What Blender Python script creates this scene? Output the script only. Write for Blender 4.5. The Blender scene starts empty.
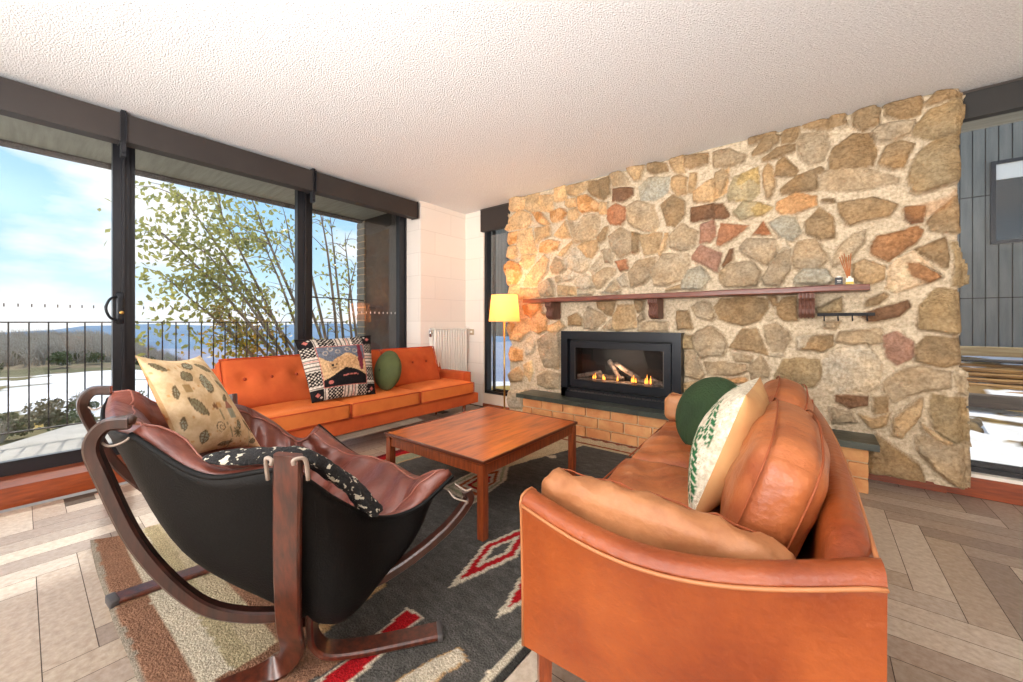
import bpy, bmesh, math, random
import numpy as np
from mathutils import Vector, Matrix, Euler
random.seed(7); rng = np.random.RandomState(7)
sc = bpy.context.scene
COL = bpy.context.scene.collection
H = 1.03; F = 386.0; YAW = math.radians(38.2)

# ------------------------------------------------------------ camera
cd = bpy.data.cameras.new('camera'); cam = bpy.data.objects.new('camera', cd); COL.objects.link(cam)
cam.location = (0, 0, H); cam.rotation_euler = (math.pi/2, 0, YAW)
cd.sensor_width = 36; cd.lens = F/1023*36; cd.shift_y = -19/1023; cd.clip_start = 0.05; cd.clip_end = 6000
sc.camera = cam

# ------------------------------------------------------------ view, world, sun, fill lights
sc.view_settings.view_transform = 'Standard'; sc.view_settings.look = 'None'
sc.view_settings.gamma = 1; sc.view_settings.use_curve_mapping = False
sc.view_settings.exposure = 0.5

W = bpy.data.worlds.new('sky'); sc.world = W; W.use_nodes = True
nt = W.node_tree; nt.nodes.clear()
def N(nt, t, **k):
    n = nt.nodes.new(t)
    for a, v in k.items(): setattr(n, a, v)
    return n
def ramp(nt, stops, interp='LINEAR'):
    r = N(nt, 'ShaderNodeValToRGB'); cr = r.color_ramp; cr.interpolation = interp
    while len(cr.elements) < len(stops): cr.elements.new(0.5)
    for e, (p, c) in zip(cr.elements, stops):
        e.position = p; e.color = (*c, 1) if len(c) == 3 else c
    return r
tc = N(nt, 'ShaderNodeTexCoord'); sp = N(nt, 'ShaderNodeSeparateXYZ')
nt.links.new(tc.outputs['Generated'], sp.inputs[0])
gr = ramp(nt, [(0.0, (0.72, 0.82, 0.90)), (0.03, (0.68, 0.82, 0.93)), (0.10, (0.46, 0.70, 0.90)), (0.35, (0.24, 0.50, 0.84)), (0.8, (0.14, 0.32, 0.66))])
nt.links.new(sp.outputs['Z'], gr.inputs[0])
mp = N(nt, 'ShaderNodeMapping'); mp.inputs['Scale'].default_value = (1.6, 1.6, 4.5); mp.inputs['Location'].default_value = (0.3, 0.2, 0.15)
nt.links.new(tc.outputs['Generated'], mp.inputs[0])
cl = N(nt, 'ShaderNodeTexNoise'); cl.inputs['Scale'].default_value = 1.7; cl.inputs['Detail'].default_value = 7; cl.inputs['Roughness'].default_value = 0.52
nt.links.new(mp.outputs[0], cl.inputs['Vector'])
cr_ = ramp(nt, [(0.47, (0, 0, 0)), (0.58, (1, 1, 1))])
nt.links.new(cl.outputs['Fac'], cr_.inputs[0])
mx = N(nt, 'ShaderNodeMixRGB'); mx.inputs[2].default_value = (0.86, 0.87, 0.88, 1)
nt.links.new(cr_.outputs[0], mx.inputs[0]); nt.links.new(gr.outputs[0], mx.inputs[1])
bg = N(nt, 'ShaderNodeBackground'); bg.inputs['Strength'].default_value = 1.0
wo = N(nt, 'ShaderNodeOutputWorld')
nt.links.new(mx.outputs[0], bg.inputs[0]); nt.links.new(bg.outputs[0], wo.inputs[0])

def light(name, kind, loc, direction, energy, color=(1, 1, 1), size=None, size_y=None, **k):
    l = bpy.data.lights.new(name, kind); l.energy = energy; l.color = color
    if kind == 'AREA':
        l.shape = 'RECTANGLE'; l.size = size; l.size_y = size_y
    for a, v in k.items(): setattr(l, a, v)
    o = bpy.data.objects.new(name, l); COL.objects.link(o); o.location = loc
    o.rotation_euler = Vector(direction).to_track_quat('-Z', 'Y').to_euler()
    return o
light('sun', 'SUN', (0, 0, 30), (0.70, -0.10, -0.64), 3.4, (1.0, 0.92, 0.80), angle=math.radians(2.5))
# fill panels added behind the camera to brighten the room, no openings there
light('rear_fill', 'AREA', (-0.2, -4.3, 1.35), (0.05, 1, 0.15), 200, (1.0, 0.98, 0.95), 4.6, 2.0)
light('side_fill', 'AREA', (3.85, -2.8, 1.35), (-1, 0.75, 0.1), 70, (1.0, 0.98, 0.95), 2.9, 2.0)
light('ceiling_fill', 'AREA', (-0.7, -1.1, 1.25), (-0.05, 0.35, 1), 150, (0.95, 0.975, 1.0), 1.2, 1.2)  # upward fill added behind the camera to brighten the ceiling

# ------------------------------------------------------------ materials
def lin(c): return tuple(((x/255)/12.92 if x/255 <= 0.04045 else ((x/255+0.055)/1.055)**2.4) for x in c)
def mat(name, c1, rough=0.5, c2=None, scale=8, detail=4, stretch=(1, 1, 1), bump=0, bscale=None, metal=0, spec=0.5,
        coat=0, attr=None, sheen=0, lo=0.35, hi=0.65, emit=None, es=0, bstretch=None, vor=False):
    m = bpy.data.materials.new(name); m.use_nodes = True; t = m.node_tree
    b = t.nodes['Principled BSDF']; b.inputs['Roughness'].default_value = rough
    b.inputs['Metallic'].default_value = metal; b.inputs['Specular IOR Level'].default_value = spec
    b.inputs['Coat Weight'].default_value = coat; b.inputs['Coat Roughness'].default_value = 0.12
    b.inputs['Sheen Weight'].default_value = sheen; b.inputs['Sheen Tint'].default_value = (*lin(c1), 1)
    c1 = lin(c1); b.inputs['Base Color'].default_value = (*c1, 1)
    tc = N(t, 'ShaderNodeTexCoord')
    out = None
    if c2 is not None:
        mp = N(t, 'ShaderNodeMapping'); mp.inputs['Scale'].default_value = stretch
        t.links.new(tc.outputs['Object'], mp.inputs[0])
        n = N(t, 'ShaderNodeTexNoise'); n.inputs['Scale'].default_value = scale; n.inputs['Detail'].default_value = detail
        n.inputs['Roughness'].default_value = 0.6
        t.links.new(mp.outputs[0], n.inputs['Vector'])
        r = ramp(t, [(lo, c1), (hi, lin(c2))]); t.links.new(n.outputs['Fac'], r.inputs[0]); out = r.outputs[0]
    if attr:
        a = N(t, 'ShaderNodeAttribute', attribute_name=attr)
        if out is not None:
            x = N(t, 'ShaderNodeMixRGB', blend_type='MULTIPLY'); x.inputs[0].default_value = 1
            t.links.new(a.outputs['Color'], x.inputs[1]); t.links.new(out, x.inputs[2]); out = x.outputs[0]
        else: out = a.outputs['Color']
    if out is not None: t.links.new(out, b.inputs['Base Color'])
    if bump:
        mp2 = N(t, 'ShaderNodeMapping'); mp2.inputs['Scale'].default_value = bstretch or (1, 1, 1)
        t.links.new(tc.outputs['Object'], mp2.inputs[0])
        if vor:
            n2 = N(t, 'ShaderNodeTexVoronoi'); o2 = n2.outputs['Distance']
        else:
            n2 = N(t, 'ShaderNodeTexNoise'); n2.inputs['Detail'].default_value = 5; o2 = n2.outputs['Fac']
        n2.inputs['Scale'].default_value = bscale or 80
        t.links.new(mp2.outputs[0], n2.inputs['Vector'])
        bp = N(t, 'ShaderNodeBump'); bp.inputs['Strength'].default_value = min(1, bump); bp.inputs['Distance'].default_value = 0.01 if bump <= 1 else 0.01*bump
        t.links.new(o2, bp.inputs['Height']); t.links.new(bp.outputs[0], b.inputs['Normal'])
    if emit:
        b.inputs['Emission Color'].default_value = (*lin(emit), 1); b.inputs['Emission Strength'].default_value = es
    return m
M = {}
def leafm(name, c1, c2):
    m = mat(name, c1, 0.45, c2, 2.5); t = m.node_tree; b = t.nodes['Principled BSDF']; o = t.nodes['Material Output']
    tr = N(t, 'ShaderNodeBsdfTranslucent'); x = N(t, 'ShaderNodeMixShader'); x.inputs[0].default_value = 0.45
    src = b.inputs['Base Color'].links[0].from_socket; t.links.new(src, tr.inputs[0])
    t.links.new(b.outputs[0], x.inputs[1]); t.links.new(tr.outputs[0], x.inputs[2]); t.links.new(x.outputs[0], o.inputs[0])
    return m
M['ceiling'] = mat('popcorn_plaster', (244, 243, 242), 0.95, (228, 226, 224), 90, 3, bump=1.6, bscale=120)
M['white_wall'] = mat('painted_block', (235, 226, 216), 0.85, (228, 218, 206), 4, bump=0.15, bscale=60)
M['sill'] = mat('varnished_jarrah', (150, 68, 28), 0.35, (120, 50, 20), 6, stretch=(8, 1, 8), coat=0.4)
M['sill_x'] = mat('varnished_jarrah_long', (150, 68, 28), 0.35, (120, 50, 20), 6, stretch=(1, 8, 8), coat=0.4)
M['black_metal'] = mat('black_aluminium', (38, 38, 42), 0.35, metal=0.3)
M['bronze'] = mat('bronze_aluminium', (92, 84, 78), 0.35, (76, 70, 66), 3, metal=0.4)
M['blind'] = mat('brown_blind_box', (50, 42, 38), 0.6, (44, 37, 34), 4)
M['white_paint'] = mat('white_enamel', (238, 232, 222), 0.4)
M['baseboard'] = mat('cream_paint', (232, 218, 200), 0.5)
M['slate'] = mat('slate', (72, 78, 68), 0.35, (48, 52, 48), 6, bump=0.4, bscale=25)
M['black_steel'] = mat('black_steel', (30, 34, 40), 0.3, metal=0.4)
M['firebox'] = mat('firebox_inside', (14, 13, 12), 0.7)
M['log'] = mat('ceramic_log', (170, 154, 140), 0.9, (84, 72, 64), 20, bump=0.6, bscale=40)
M['flame'] = mat('flame', (255, 150, 40), 1, emit=(255, 150, 60), es=3)
M['mantel'] = mat('mantel_wood', (124, 66, 46), 0.45, (88, 42, 30), 9, stretch=(1, 10, 10), bump=0.3, bscale=30, bstretch=(1, 8, 8), coat=0.2)
M['corbel'] = mat('corbel_wood', (120, 78, 62), 0.5, (92, 56, 44), 12, stretch=(8, 8, 1))
M['orange'] = mat('orange_wool', (198, 90, 36), 0.85, (180, 74, 26), 5, bump=0.25, bscale=300, sheen=0.35)
M['orange_seat'] = mat('window_lit_orange_wool', (216, 116, 48), 0.8, (198, 96, 36), 4, bump=0.25, bscale=300, sheen=0.35)  # lighter copy of the sofa wool, window light on the seats put into colour
M['clear_bottle'] = mat('frosted_bottle', (232, 226, 204), 0.15)
M['orange_dark'] = mat('orange_piping', (178, 62, 18), 0.85)
M['button'] = mat('orange_button', (150, 52, 18), 0.8)
M['leather'] = mat('tan_leather', (168, 86, 38), 0.36, (122, 50, 20), 3.0, 7, bump=0.35, bscale=42, lo=0.3, hi=0.68)
M['leather_soft'] = mat('soft_tan_leather', (182, 108, 62), 0.40, (140, 70, 36), 5, 7, bump=0.6, bscale=26)
M['leather_pale'] = mat('worn_tan_leather', (184, 126, 82), 0.5, (148, 92, 54), 6, 7, bump=0.5, bscale=28)
M['pipe'] = mat('tan_piping', (176, 112, 68), 0.5)
M['stitch'] = mat('stitch_seam', (140, 66, 26), 0.6)
M['redleather'] = mat('oxblood_leather', (124, 66, 52), 0.36, (92, 44, 34), 6, 5, bump=0.5, bscale=24, coat=0.15)
M['canvas'] = mat('black_canvas', (8, 7, 7), 0.6, (13, 11, 10), 5, spec=0.2, bump=0.2, bscale=200)
M['bentwood'] = mat('bent_rosewood', (92, 42, 26), 0.3, (50, 24, 17), 9, stretch=(6, 6, 1), coat=0.5)
M['bentedge'] = mat('bentwood_edge', (66, 34, 25), 0.32, (40, 22, 17), 9, stretch=(6, 6, 1), coat=0.4)
M['cap'] = mat('grey_rubber', (70, 66, 66), 0.5)
M['strap'] = mat('pale_cord', (150, 134, 122), 0.5)
M['tabletop'] = mat('teak_veneer', (196, 98, 34), 0.32, (120, 48, 14), 4, 7, stretch=(7, 0.9, 5), coat=0.18, bump=0.05, bscale=60, lo=0.42, hi=0.72)
M['tableleg'] = mat('teak_solid', (150, 70, 32), 0.32, (112, 48, 22), 10, stretch=(8, 8, 1), coat=0.4)
M['tableedge'] = mat('dark_rosewood_edge', (96, 42, 24), 0.3, coat=0.4)
M['green_velvet'] = mat('green_corduroy', (36, 60, 26), 0.85, (22, 42, 16), 5, bump=0.8, bscale=1, bstretch=(150, 150, 6), sheen=0.1)
M['olive_velvet'] = mat('olive_velvet', (78, 84, 42), 0.85, (60, 66, 32), 6, sheen=0.15)
M['green_button'] = mat('velvet_button', (50, 58, 30), 0.8)
M['linen'] = mat('natural_linen', (196, 150, 98), 0.8, (182, 132, 84), 6)
M['shade'] = mat('lamp_shade_fabric', (252, 226, 176), 0.9, emit=(255, 190, 100), es=0.35)
M['brass'] = mat('brass', (196, 160, 90), 0.3, metal=0.9)
M['glassgreen'] = mat('amber_liquid', (196, 168, 60), 0.1)
M['black_label'] = mat('black_label', (12, 14, 18), 0.5)
M['reed'] = mat('reed', (176, 104, 52), 0.7)
M['switch'] = mat('beige_plastic', (196, 170, 140), 0.4)
M['bulb'] = mat('bulb', (255, 230, 190), 0.5, emit=(255, 200, 120), es=6)
M['rail'] = mat('weathered_steel', (58, 52, 48), 0.5, metal=0.3)
M['concrete'] = mat('deck_concrete', (196, 192, 186), 0.9, (176, 172, 166), 3, bump=0.3)
M['soffit'] = mat('soffit_board', (168, 164, 152), 0.8, (150, 146, 134), 2, stretch=(1, 12, 1))
M['dark_wall'] = mat('dark_brown_wall', (56, 40, 28), 0.5, (44, 32, 24), 3)
M['snow'] = mat('snow', (244, 245, 248), 0.9)
M['bark'] = mat('snow_gum_bark', (150, 132, 112), 0.8, (112, 96, 80), 10, stretch=(1, 1, 0.3))
M['blind_dark'] = mat('charcoal_blind_box', (40, 38, 36), 0.6)
M['steel_rough'] = mat('matte_black_iron', (20, 20, 22), 0.75)
M['leaf'] = leafm('gum_leaf', (184, 180, 100), (134, 140, 74))
M['leaf_orange'] = leafm('autumn_leaf', (206, 156, 50), (140, 130, 56))
M['shrub'] = mat('shrub_leaf', (112, 106, 76), 0.7, (136, 124, 92), 2)
M['shrub_green'] = mat('shrub_green_leaf', (104, 110, 66), 0.7, (84, 90, 54), 2)
M['dead'] = mat('dead_branch', (186, 176, 160), 0.8, (150, 138, 122), 3)
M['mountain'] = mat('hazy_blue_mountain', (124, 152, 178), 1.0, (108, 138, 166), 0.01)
M['sleeper'] = mat('dark_sleeper', (92, 80, 70), 0.8, (66, 56, 50), 6, stretch=(0.5, 8, 8))
M['pale_timber'] = mat('pale_timber', (206, 178, 130), 0.7, (176, 140, 90), 6, stretch=(0.5, 8, 8))
M['gold_timber'] = mat('weathered_gold_timber', (190, 142, 76), 0.7, (120, 84, 48), 6, stretch=(0.5, 8, 8))
M['dark_glass'] = mat('dark_window_glass', (36, 44, 46), 0.06, (20, 24, 26), 1.2, spec=0.8)
M['book'] = mat('chrome', (210, 210, 214), 0.2, metal=0.9)
M['grey_gap'] = mat('plank_gap', (74, 58, 46), 0.8)

def glass_mat(name, refl=1.0, tint=(0.98, 0.99, 0.99)):
    m = bpy.data.materials.new(name); m.use_nodes = True; t = m.node_tree; t.nodes.clear()
    o = N(t, 'ShaderNodeOutputMaterial'); a = N(t, 'ShaderNodeBsdfTransparent'); a.inputs[0].default_value = (*tint, 1)
    g = N(t, 'ShaderNodeBsdfGlossy'); g.inputs['Roughness'].default_value = 0.0
    f = N(t, 'ShaderNodeFresnel'); f.inputs[0].default_value = 1.45
    mu = N(t, 'ShaderNodeMath', operation='MULTIPLY'); mu.inputs[1].default_value = refl
    x = N(t, 'ShaderNodeMixShader'); t.links.new(f.outputs[0], mu.inputs[0]); t.links.new(mu.outputs[0], x.inputs[0])
    t.links.new(a.outputs[0], x.inputs[1]); t.links.new(g.outputs[0], x.inputs[2]); t.links.new(x.outputs[0], o.inputs[0])
    return m
M['glass'] = glass_mat('window_glass', 1.0)
M['fireglass'] = glass_mat('fire_glass', 0.6, (0.85, 0.85, 0.85))

# ------------------------------------------------------------ mesh toolkit
class MB:
    def __init__(s): s.v = []; s.f = []; s.m = []; s.cols = None
    def add(s, vs, fs, mi=0):
        o = len(s.v); s.v += [tuple(p) for p in vs]; s.f += [tuple(i+o for i in q) for q in fs]; s.m += [mi]*len(fs)
    def quad(s, a, b, c, d, mi=0): s.add([a, b, c, d], [(0, 1, 2, 3)], mi)
    def box(s, x0, x1, y0, y1, z0, z1, mi=0):
        s.add([(x0, y0, z0), (x1, y0, z0), (x1, y1, z0), (x0, y1, z0), (x0, y0, z1), (x1, y0, z1), (x1, y1, z1), (x0, y1, z1)],
              [(0, 3, 2, 1), (4, 5, 6, 7), (0, 1, 5, 4), (1, 2, 6, 5), (2, 3, 7, 6), (3, 0, 4, 7)], mi)
    def prism(s, poly, z0, z1, mi=0):      # poly: list of xy, ccw
        n = len(poly)
        s.add([(x, y, z0) for x, y in poly]+[(x, y, z1) for x, y in poly],
              [tuple(range(n-1, -1, -1)), tuple(range(n, 2*n))]+[(i, (i+1) % n, n+(i+1) % n, n+i) for i in range(n)], mi)
    def rbox(s, o, ax, size, r, n=6, fn=None, mi=0):
        """rounded box; o centre, ax three axis vectors, size full sizes, fn(local point in -1..1, pos)->pos"""
        hx, hy, hz = [q/2 for q in size]; r = min(r, hx, hy, hz)
        N_ = n; idx = {}; vs = []; fs = []
        def gpt(i, j, k):
            key = (i, j, k)
            if key in idx: return idx[key]
            p = []
            for q, h_ in ((i, hx), (j, hy), (k, hz)):
                t = q/N_*2-1
                # cluster samples near the edges
                t = math.copysign(abs(t)**0.7, t) if True else t
                p.append(t*h_)
            inner = [max(-(h_-r), min(h_-r, q)) for q, h_ in zip(p, (hx, hy, hz))]
            dlt = Vector([a-b for a, b in zip(p, inner)])
            if dlt.length > 1e-9: dlt = dlt.normalized()*r
            q = Vector(inner)+dlt
            if fn: q = Vector(fn((p[0]/hx, p[1]/hy, p[2]/hz), q))
            w = Vector(o)+Vector(ax[0])*q.x+Vector(ax[1])*q.y+Vector(ax[2])*q.z
            idx[key] = len(vs); vs.append(tuple(w)); return idx[key]
        for a in range(N_):
            for b in range(N_):
                for k in (0, N_):
                    q = [gpt(a, b, k), gpt(a+1, b, k), gpt(a+1, b+1, k), gpt(a, b+1, k)]
                    fs.append(q if k else q[::-1])
                    q = [gpt(a, k, b), gpt(a+1, k, b), gpt(a+1, k, b+1), gpt(a, k, b+1)]
                    fs.append(q[::-1] if k else q)
                    q = [gpt(k, a, b), gpt(k, a+1, b), gpt(k, a+1, b+1), gpt(k, a, b+1)]
                    fs.append(q if k else q[::-1])
        s.add(vs, fs, mi)
    def sweep(s, pts, prof, up=None, closed=False, mi=0, mi_fn=None, scale=None):
        """sweep profile (list of 2-D pts: side, up) along pts"""
        P = [Vector(p) for p in pts]; n = len(P); k = len(prof); vs = []
        pu = Vector(up) if up is not None else None
        last = None
        for i in range(n):
            t = (P[(i+1) % n]-P[i-1]) if closed else (P[min(i+1, n-1)]-P[max(i-1, 0)])
            t.normalize()
            if pu is not None: sd = t.cross(pu)
            else:
                if last is None: last = Vector((0, 0, 1)) if abs(t.z) < 0.9 else Vector((1, 0, 0))
                sd = t.cross(last)
            sd.normalize(); u = sd.cross(t).normalized(); last = u if pu is None else None
            c = scale[i] if scale else 1
            for a, b in prof: vs.append(tuple(P[i]+sd*a*c+u*b*c))
        fs = []; ms = []
        for i in range(n if closed else n-1):
            j = (i+1) % n
            for a in range(k):
                b = (a+1) % k
                fs.append((i*k+a, i*k+b, j*k+b, j*k+a)); ms.append(mi_fn(a) if mi_fn else mi)
        if not closed:
            fs.append(tuple(range(k-1, -1, -1))); ms.append(mi); fs.append(tuple((n-1)*k+a for a in range(k))); ms.append(mi)
        o = len(s.v); s.v += vs; s.f += [tuple(i+o for i in q) for q in fs]; s.m += ms
    def tube(s, pts, r, n=8, closed=False, mi=0, scale=None):
        s.sweep(pts, [(r*math.cos(2*math.pi*i/n), r*math.sin(2*math.pi*i/n)) for i in range(n)], closed=closed, mi=mi, scale=scale)
    def lathe(s, c, prof, n=24, mi=0, axis=None):
        vs = []; fs = []
        ax = Vector(axis).normalized() if axis is not None else Vector((0, 0, 1))
        a1 = ax.orthogonal().normalized(); a2 = ax.cross(a1)
        for r, z in prof:
            for i in range(n):
                t = 2*math.pi*i/n
                vs.append(tuple(Vector(c)+ax*z+a1*(r*math.cos(t))+a2*(r*math.sin(t))))
        for q in range(len(prof)-1):
            for i in range(n):
                j = (i+1) % n; fs.append((q*n+i, q*n+j, (q+1)*n+j, (q+1)*n+i))
        fs.append(tuple(range(n-1, -1, -1))); fs.append(tuple((len(prof)-1)*n+i for i in range(n)))
        s.add(vs, fs, mi)
    def grid(s, G, mi=0, closed_v=False):
        nr = len(G); nc = len(G[0]); vs = [tuple(p) for r in G for p in r]; fs = []
        for i in range(nr-1):
            for j in range(nc-1): fs.append((i*nc+j, i*nc+j+1, (i+1)*nc+j+1, (i+1)*nc+j))
        s.add(vs, fs, mi)
    def build(s, name, mats, parent=None, smooth=False, angle=None):
        me = bpy.data.meshes.new(name)
        off = parent_origin(parent)
        me.from_pydata([(p[0]-off[0], p[1]-off[1], p[2]-off[2]) for p in s.v], [], s.f)
        if not isinstance(mats, (list, tuple)): mats = [mats]
        for m in mats: me.materials.append(m)
        me.polygons.foreach_set('material_index', s.m)
        if smooth: me.polygons.foreach_set('use_smooth', [True]*len(me.polygons))
        bm = bmesh.new(); bm.from_mesh(me); bmesh.ops.recalc_face_normals(bm, faces=bm.faces) if not getattr(s, 'keep', False) else None
        bm.to_mesh(me); bm.free()
        if angle and smooth:
            try: me.set_sharp_from_angle(angle=math.radians(angle))
            except Exception: pass
        me.update()
        o = bpy.data.objects.new(name, me); COL.objects.link(o)
        if parent is not None: o.parent = parent
        return o
ORG = {}
def parent_origin(p):
    x, y, z = 0, 0, 0
    while p is not None:
        x += p.location.x; y += p.location.y; z += p.location.z; p = p.parent
    return (x, y, z)
def tag(o, label=None, cat=None, group=None, kind=None):
    if label: o['label'] = label
    if cat: o['category'] = cat
    if group: o['group'] = group
    if kind: o['kind'] = kind
    return o
def thing(name, label, cat, loc, group=None):
    o = bpy.data.objects.new(name, None); COL.objects.link(o); o.location = loc; o.empty_display_size = 0.1
    return tag(o, label, cat, group)
def struct(mb, name, mats, **k): return tag(mb.build(name, mats, **k), kind='structure')
def rect_prof(w, t, b=0.004):
    w /= 2; t /= 2
    return [(-w+b, -t), (w-b, -t), (w, -t+b), (w, t-b), (w-b, t), (-w+b, t), (-w, t-b), (-w, -t+b)]
def catmull(P, n):
    P = [Vector(p) for p in P]; out = []
    for i in range(len(P)-1):
        p0 = P[i-1] if i else P[0]*2-P[1]; p1 = P[i]; p2 = P[i+1]; p3 = P[i+2] if i+2 < len(P) else P[-1]*2-P[-2]
        for k in range(n):
            t = k/n
            out.append(0.5*((2*p1)+(-p0+p2)*t+(2*p0-5*p1+4*p2-p3)*t*t+(-p0+3*p1-3*p2+p3)*t**3))
    out.append(P[-1].copy()); return out
def set_colors(o, cols, name='col'):
    a = o.data.color_attributes.new(name, 'FLOAT_COLOR', 'POINT')
    c = np.ones((len(cols), 4), dtype=np.float32); c[:, :3] = cols
    a.data.foreach_set('color', c.ravel())
def vnoise(x, y, seed=0, oct=4, sc_=1.0):
    """value noise on arrays, about -1..1"""
    out = np.zeros_like(x, dtype=float); amp = 1; tot = 0
    r = np.random.RandomState(seed)
    for o in range(oct):
        T_ = r.rand(128, 128)*2-1
        xx = x*sc_*(2**o)+o*17.3; yy = y*sc_*(2**o)+o*9.1
        xi = np.floor(xx).astype(int); yi = np.floor(yy).astype(int); fx = xx-xi; fy = yy-yi
        fx = fx*fx*(3-2*fx); fy = fy*fy*(3-2*fy)
        g = lambda a, b: T_[a % 128, b % 128]
        out += amp*((g(xi, yi)*(1-fx)+g(xi+1, yi)*fx)*(1-fy)+(g(xi, yi+1)*(1-fx)+g(xi+1, yi+1)*fx)*fy); tot += amp; amp *= 0.5
    return out/tot
def in_poly(px, py, poly):
    ins = np.zeros(px.shape, bool); n = len(poly)
    for i in range(n):
        x1, y1 = poly[i]; x2, y2 = poly[(i+1) % n]
        if y1 == y2: continue
        c = ((y1 > py) != (y2 > py)) & (px < (x2-x1)*(py-y1)/(y2-y1)+x1); ins ^= c
    return ins
def poly_dist(px, py, poly):
    d = np.full(px.shape, 1e9); n = len(poly)
    for i in range(n):
        x1, y1 = poly[i]; x2, y2 = poly[(i+1) % n]; dx, dy = x2-x1, y2-y1; L = dx*dx+dy*dy+1e-12
        t = np.clip(((px-x1)*dx+(py-y1)*dy)/L, 0, 1)
        d = np.minimum(d, np.hypot(px-(x1+t*dx), py-(y1+t*dy)))
    return d
# ============================================================ ROOM SHELL
# floor: herringbone planks over a dark base
mb = MB(); mb.box(-3.45, 3.9, -4.4, 3.55, -0.10, -0.003)
struct(mb, 'floor_base', M['grey_gap'])
w = 0.1155; x0 = 0.296; y0 = 2.81; fv = []; ff = []; fc = []
xmin, xmax, ymin, ymax = -3.45, 2.6, -1.2, 3.46
def plank(ax0, ay0, ax1, ay1):
    ax0 = max(ax0, xmin); ay0 = max(ay0, ymin); ax1 = min(ax1, xmax); ay1 = min(ay1, ymax)
    if ax1-ax0 < 0.01 or ay1-ay0 < 0.01: return
    g = 0.0012; k = random.random(); base = [(190, 176, 160), (172, 154, 138), (202, 188, 170), (154, 136, 120), (182, 164, 144), (166, 150, 134)][int(k*6)]
    c = lin(base); o = len(fv)
    fv.extend([(ax0+g, ay0+g, 0), (ax1-g, ay0+g, 0), (ax1-g, ay1-g, 0), (ax0+g, ay1-g, 0)])
    ff.append((o, o+1, o+2, o+3)); horiz = 1.0 if (ax1-ax0) > (ay1-ay0) else 0.0
    fc.extend([c]*4)
for i in range(-36, 26):
    for j in range(-40, 12):
        m_ = (i+j) % 12
        if m_ == 0: plank(x0+i*w, y0+j*w, x0+(i+6)*w, y0+(j+1)*w)
        if m_ == 6: plank(x0+i*w, y0+j*w, x0+(i+1)*w, y0+(j+6)*w)
mb = MB(); mb.v = fv; mb.f = ff; mb.m = [0]*len(ff)
M['plank'] = mat('limed_oak_planks', (255, 255, 255), 0.34, (226, 219, 212), 22, 6, stretch=(2.2, 2.2, 1), attr='col', bump=0.25, bscale=26, spec=0.45)
fl = struct(mb, 'floor', M['plank']); set_colors(fl, np.array(fc))
# plain continuation of the floor behind the camera
mb = MB(); mb.box(-3.45, 3.9, -4.4, -1.2, -0.003, 0.0); mb.box(2.6, 3.9, -1.2, 3.46, -0.003, 0)
struct(mb, 'floor_rear', mat('limed_oak_far', (186, 162, 136), 0.4, (170, 146, 122), 6))

mb = MB(); mb.box(-4.0, 4.0, -4.5, 3.9, 2.4, 2.5); struct(mb, 'ceiling', M['ceiling'])
# left wall: white block between the windows and the corner, with mortar joints
def blockwall(name, rects, axis, pos, t):
    mb = MB()
    for a0, a1, z0, z1 in rects:
        if axis == 'x': mb.box(pos-t, pos, a0, a1, z0, z1)
        else: mb.box(a0, a1, pos, pos+t, z0, z1)
    return struct(mb, name, M['block'])
def block_material():
    m = mat('painted_blockwork', (238, 229, 219), 0.85)
    t = m.node_tree; b = t.nodes['Principled BSDF']; tc = N(t, 'ShaderNodeTexCoord'); s = N(t, 'ShaderNodeSeparateXYZ'); c = N(t, 'ShaderNodeCombineXYZ')
    t.links.new(tc.outputs['Object'], s.inputs[0]); ad = N(t, 'ShaderNodeMath', operation='ADD')
    t.links.new(s.outputs['X'], ad.inputs[0]); t.links.new(s.outputs['Y'], ad.inputs[1]); t.links.new(ad.outputs[0], c.inputs['X']); t.links.new(s.outputs['Z'], c.inputs['Y'])
    br = N(t, 'ShaderNodeTexBrick'); br.inputs['Scale'].default_value = 1; br.inputs['Brick Width'].default_value = 0.5; br.inputs['Row Height'].default_value = 0.26
    br.inputs['Mortar Size'].default_value = 0.004; br.inputs['Color1'].default_value = (*lin((236, 227, 217)), 1); br.inputs['Color2'].default_value = (*lin((232, 222, 211)), 1); br.inputs['Mortar'].default_value = (*lin((222, 212, 201)), 1)
    t.links.new(c.outputs[0], br.inputs['Vector']); t.links.new(br.outputs['Color'], b.inputs['Base Color'])
    bp = N(t, 'ShaderNodeBump'); bp.inputs['Strength'].default_value = 0.2; bp.inputs['Distance'].default_value = 0.002; bp.invert = True
    t.links.new(br.outputs['Fac'], bp.inputs['Height']); t.links.new(bp.outputs[0], b.inputs['Normal'])
    return m
M['block'] = block_material()
blockwall('wall_left', [(2.79, 3.62, 0, 2.4), (-4.5, -1.05, 0, 2.4)], 'x', -3.5, 0.4)
blockwall('wall_back', [(-3.5, -3.19, 0, 2.4)], 'y', 3.5, 0.15)
mb = MB(); mb.box(3.9, 4.0, -4.5, 3.9, 0, 2.4); struct(mb, 'wall_right', M['white_wall'])
mb = MB(); mb.box(-4.0, 4.0, -4.5, -4.4, 0, 2.4); struct(mb, 'wall_rear', M['white_wall'])
mb = MB(); mb.box(1.35, 3.9, 3.5, 3.65, 0, 2.4); struct(mb, 'wall_back_right', M['white_wall'])
mb = MB(); mb.box(-2.66, 0.54, 3.57, 3.9, 0, 2.4); struct(mb, 'wall_chimney_back', M['white_wall'])

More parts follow.
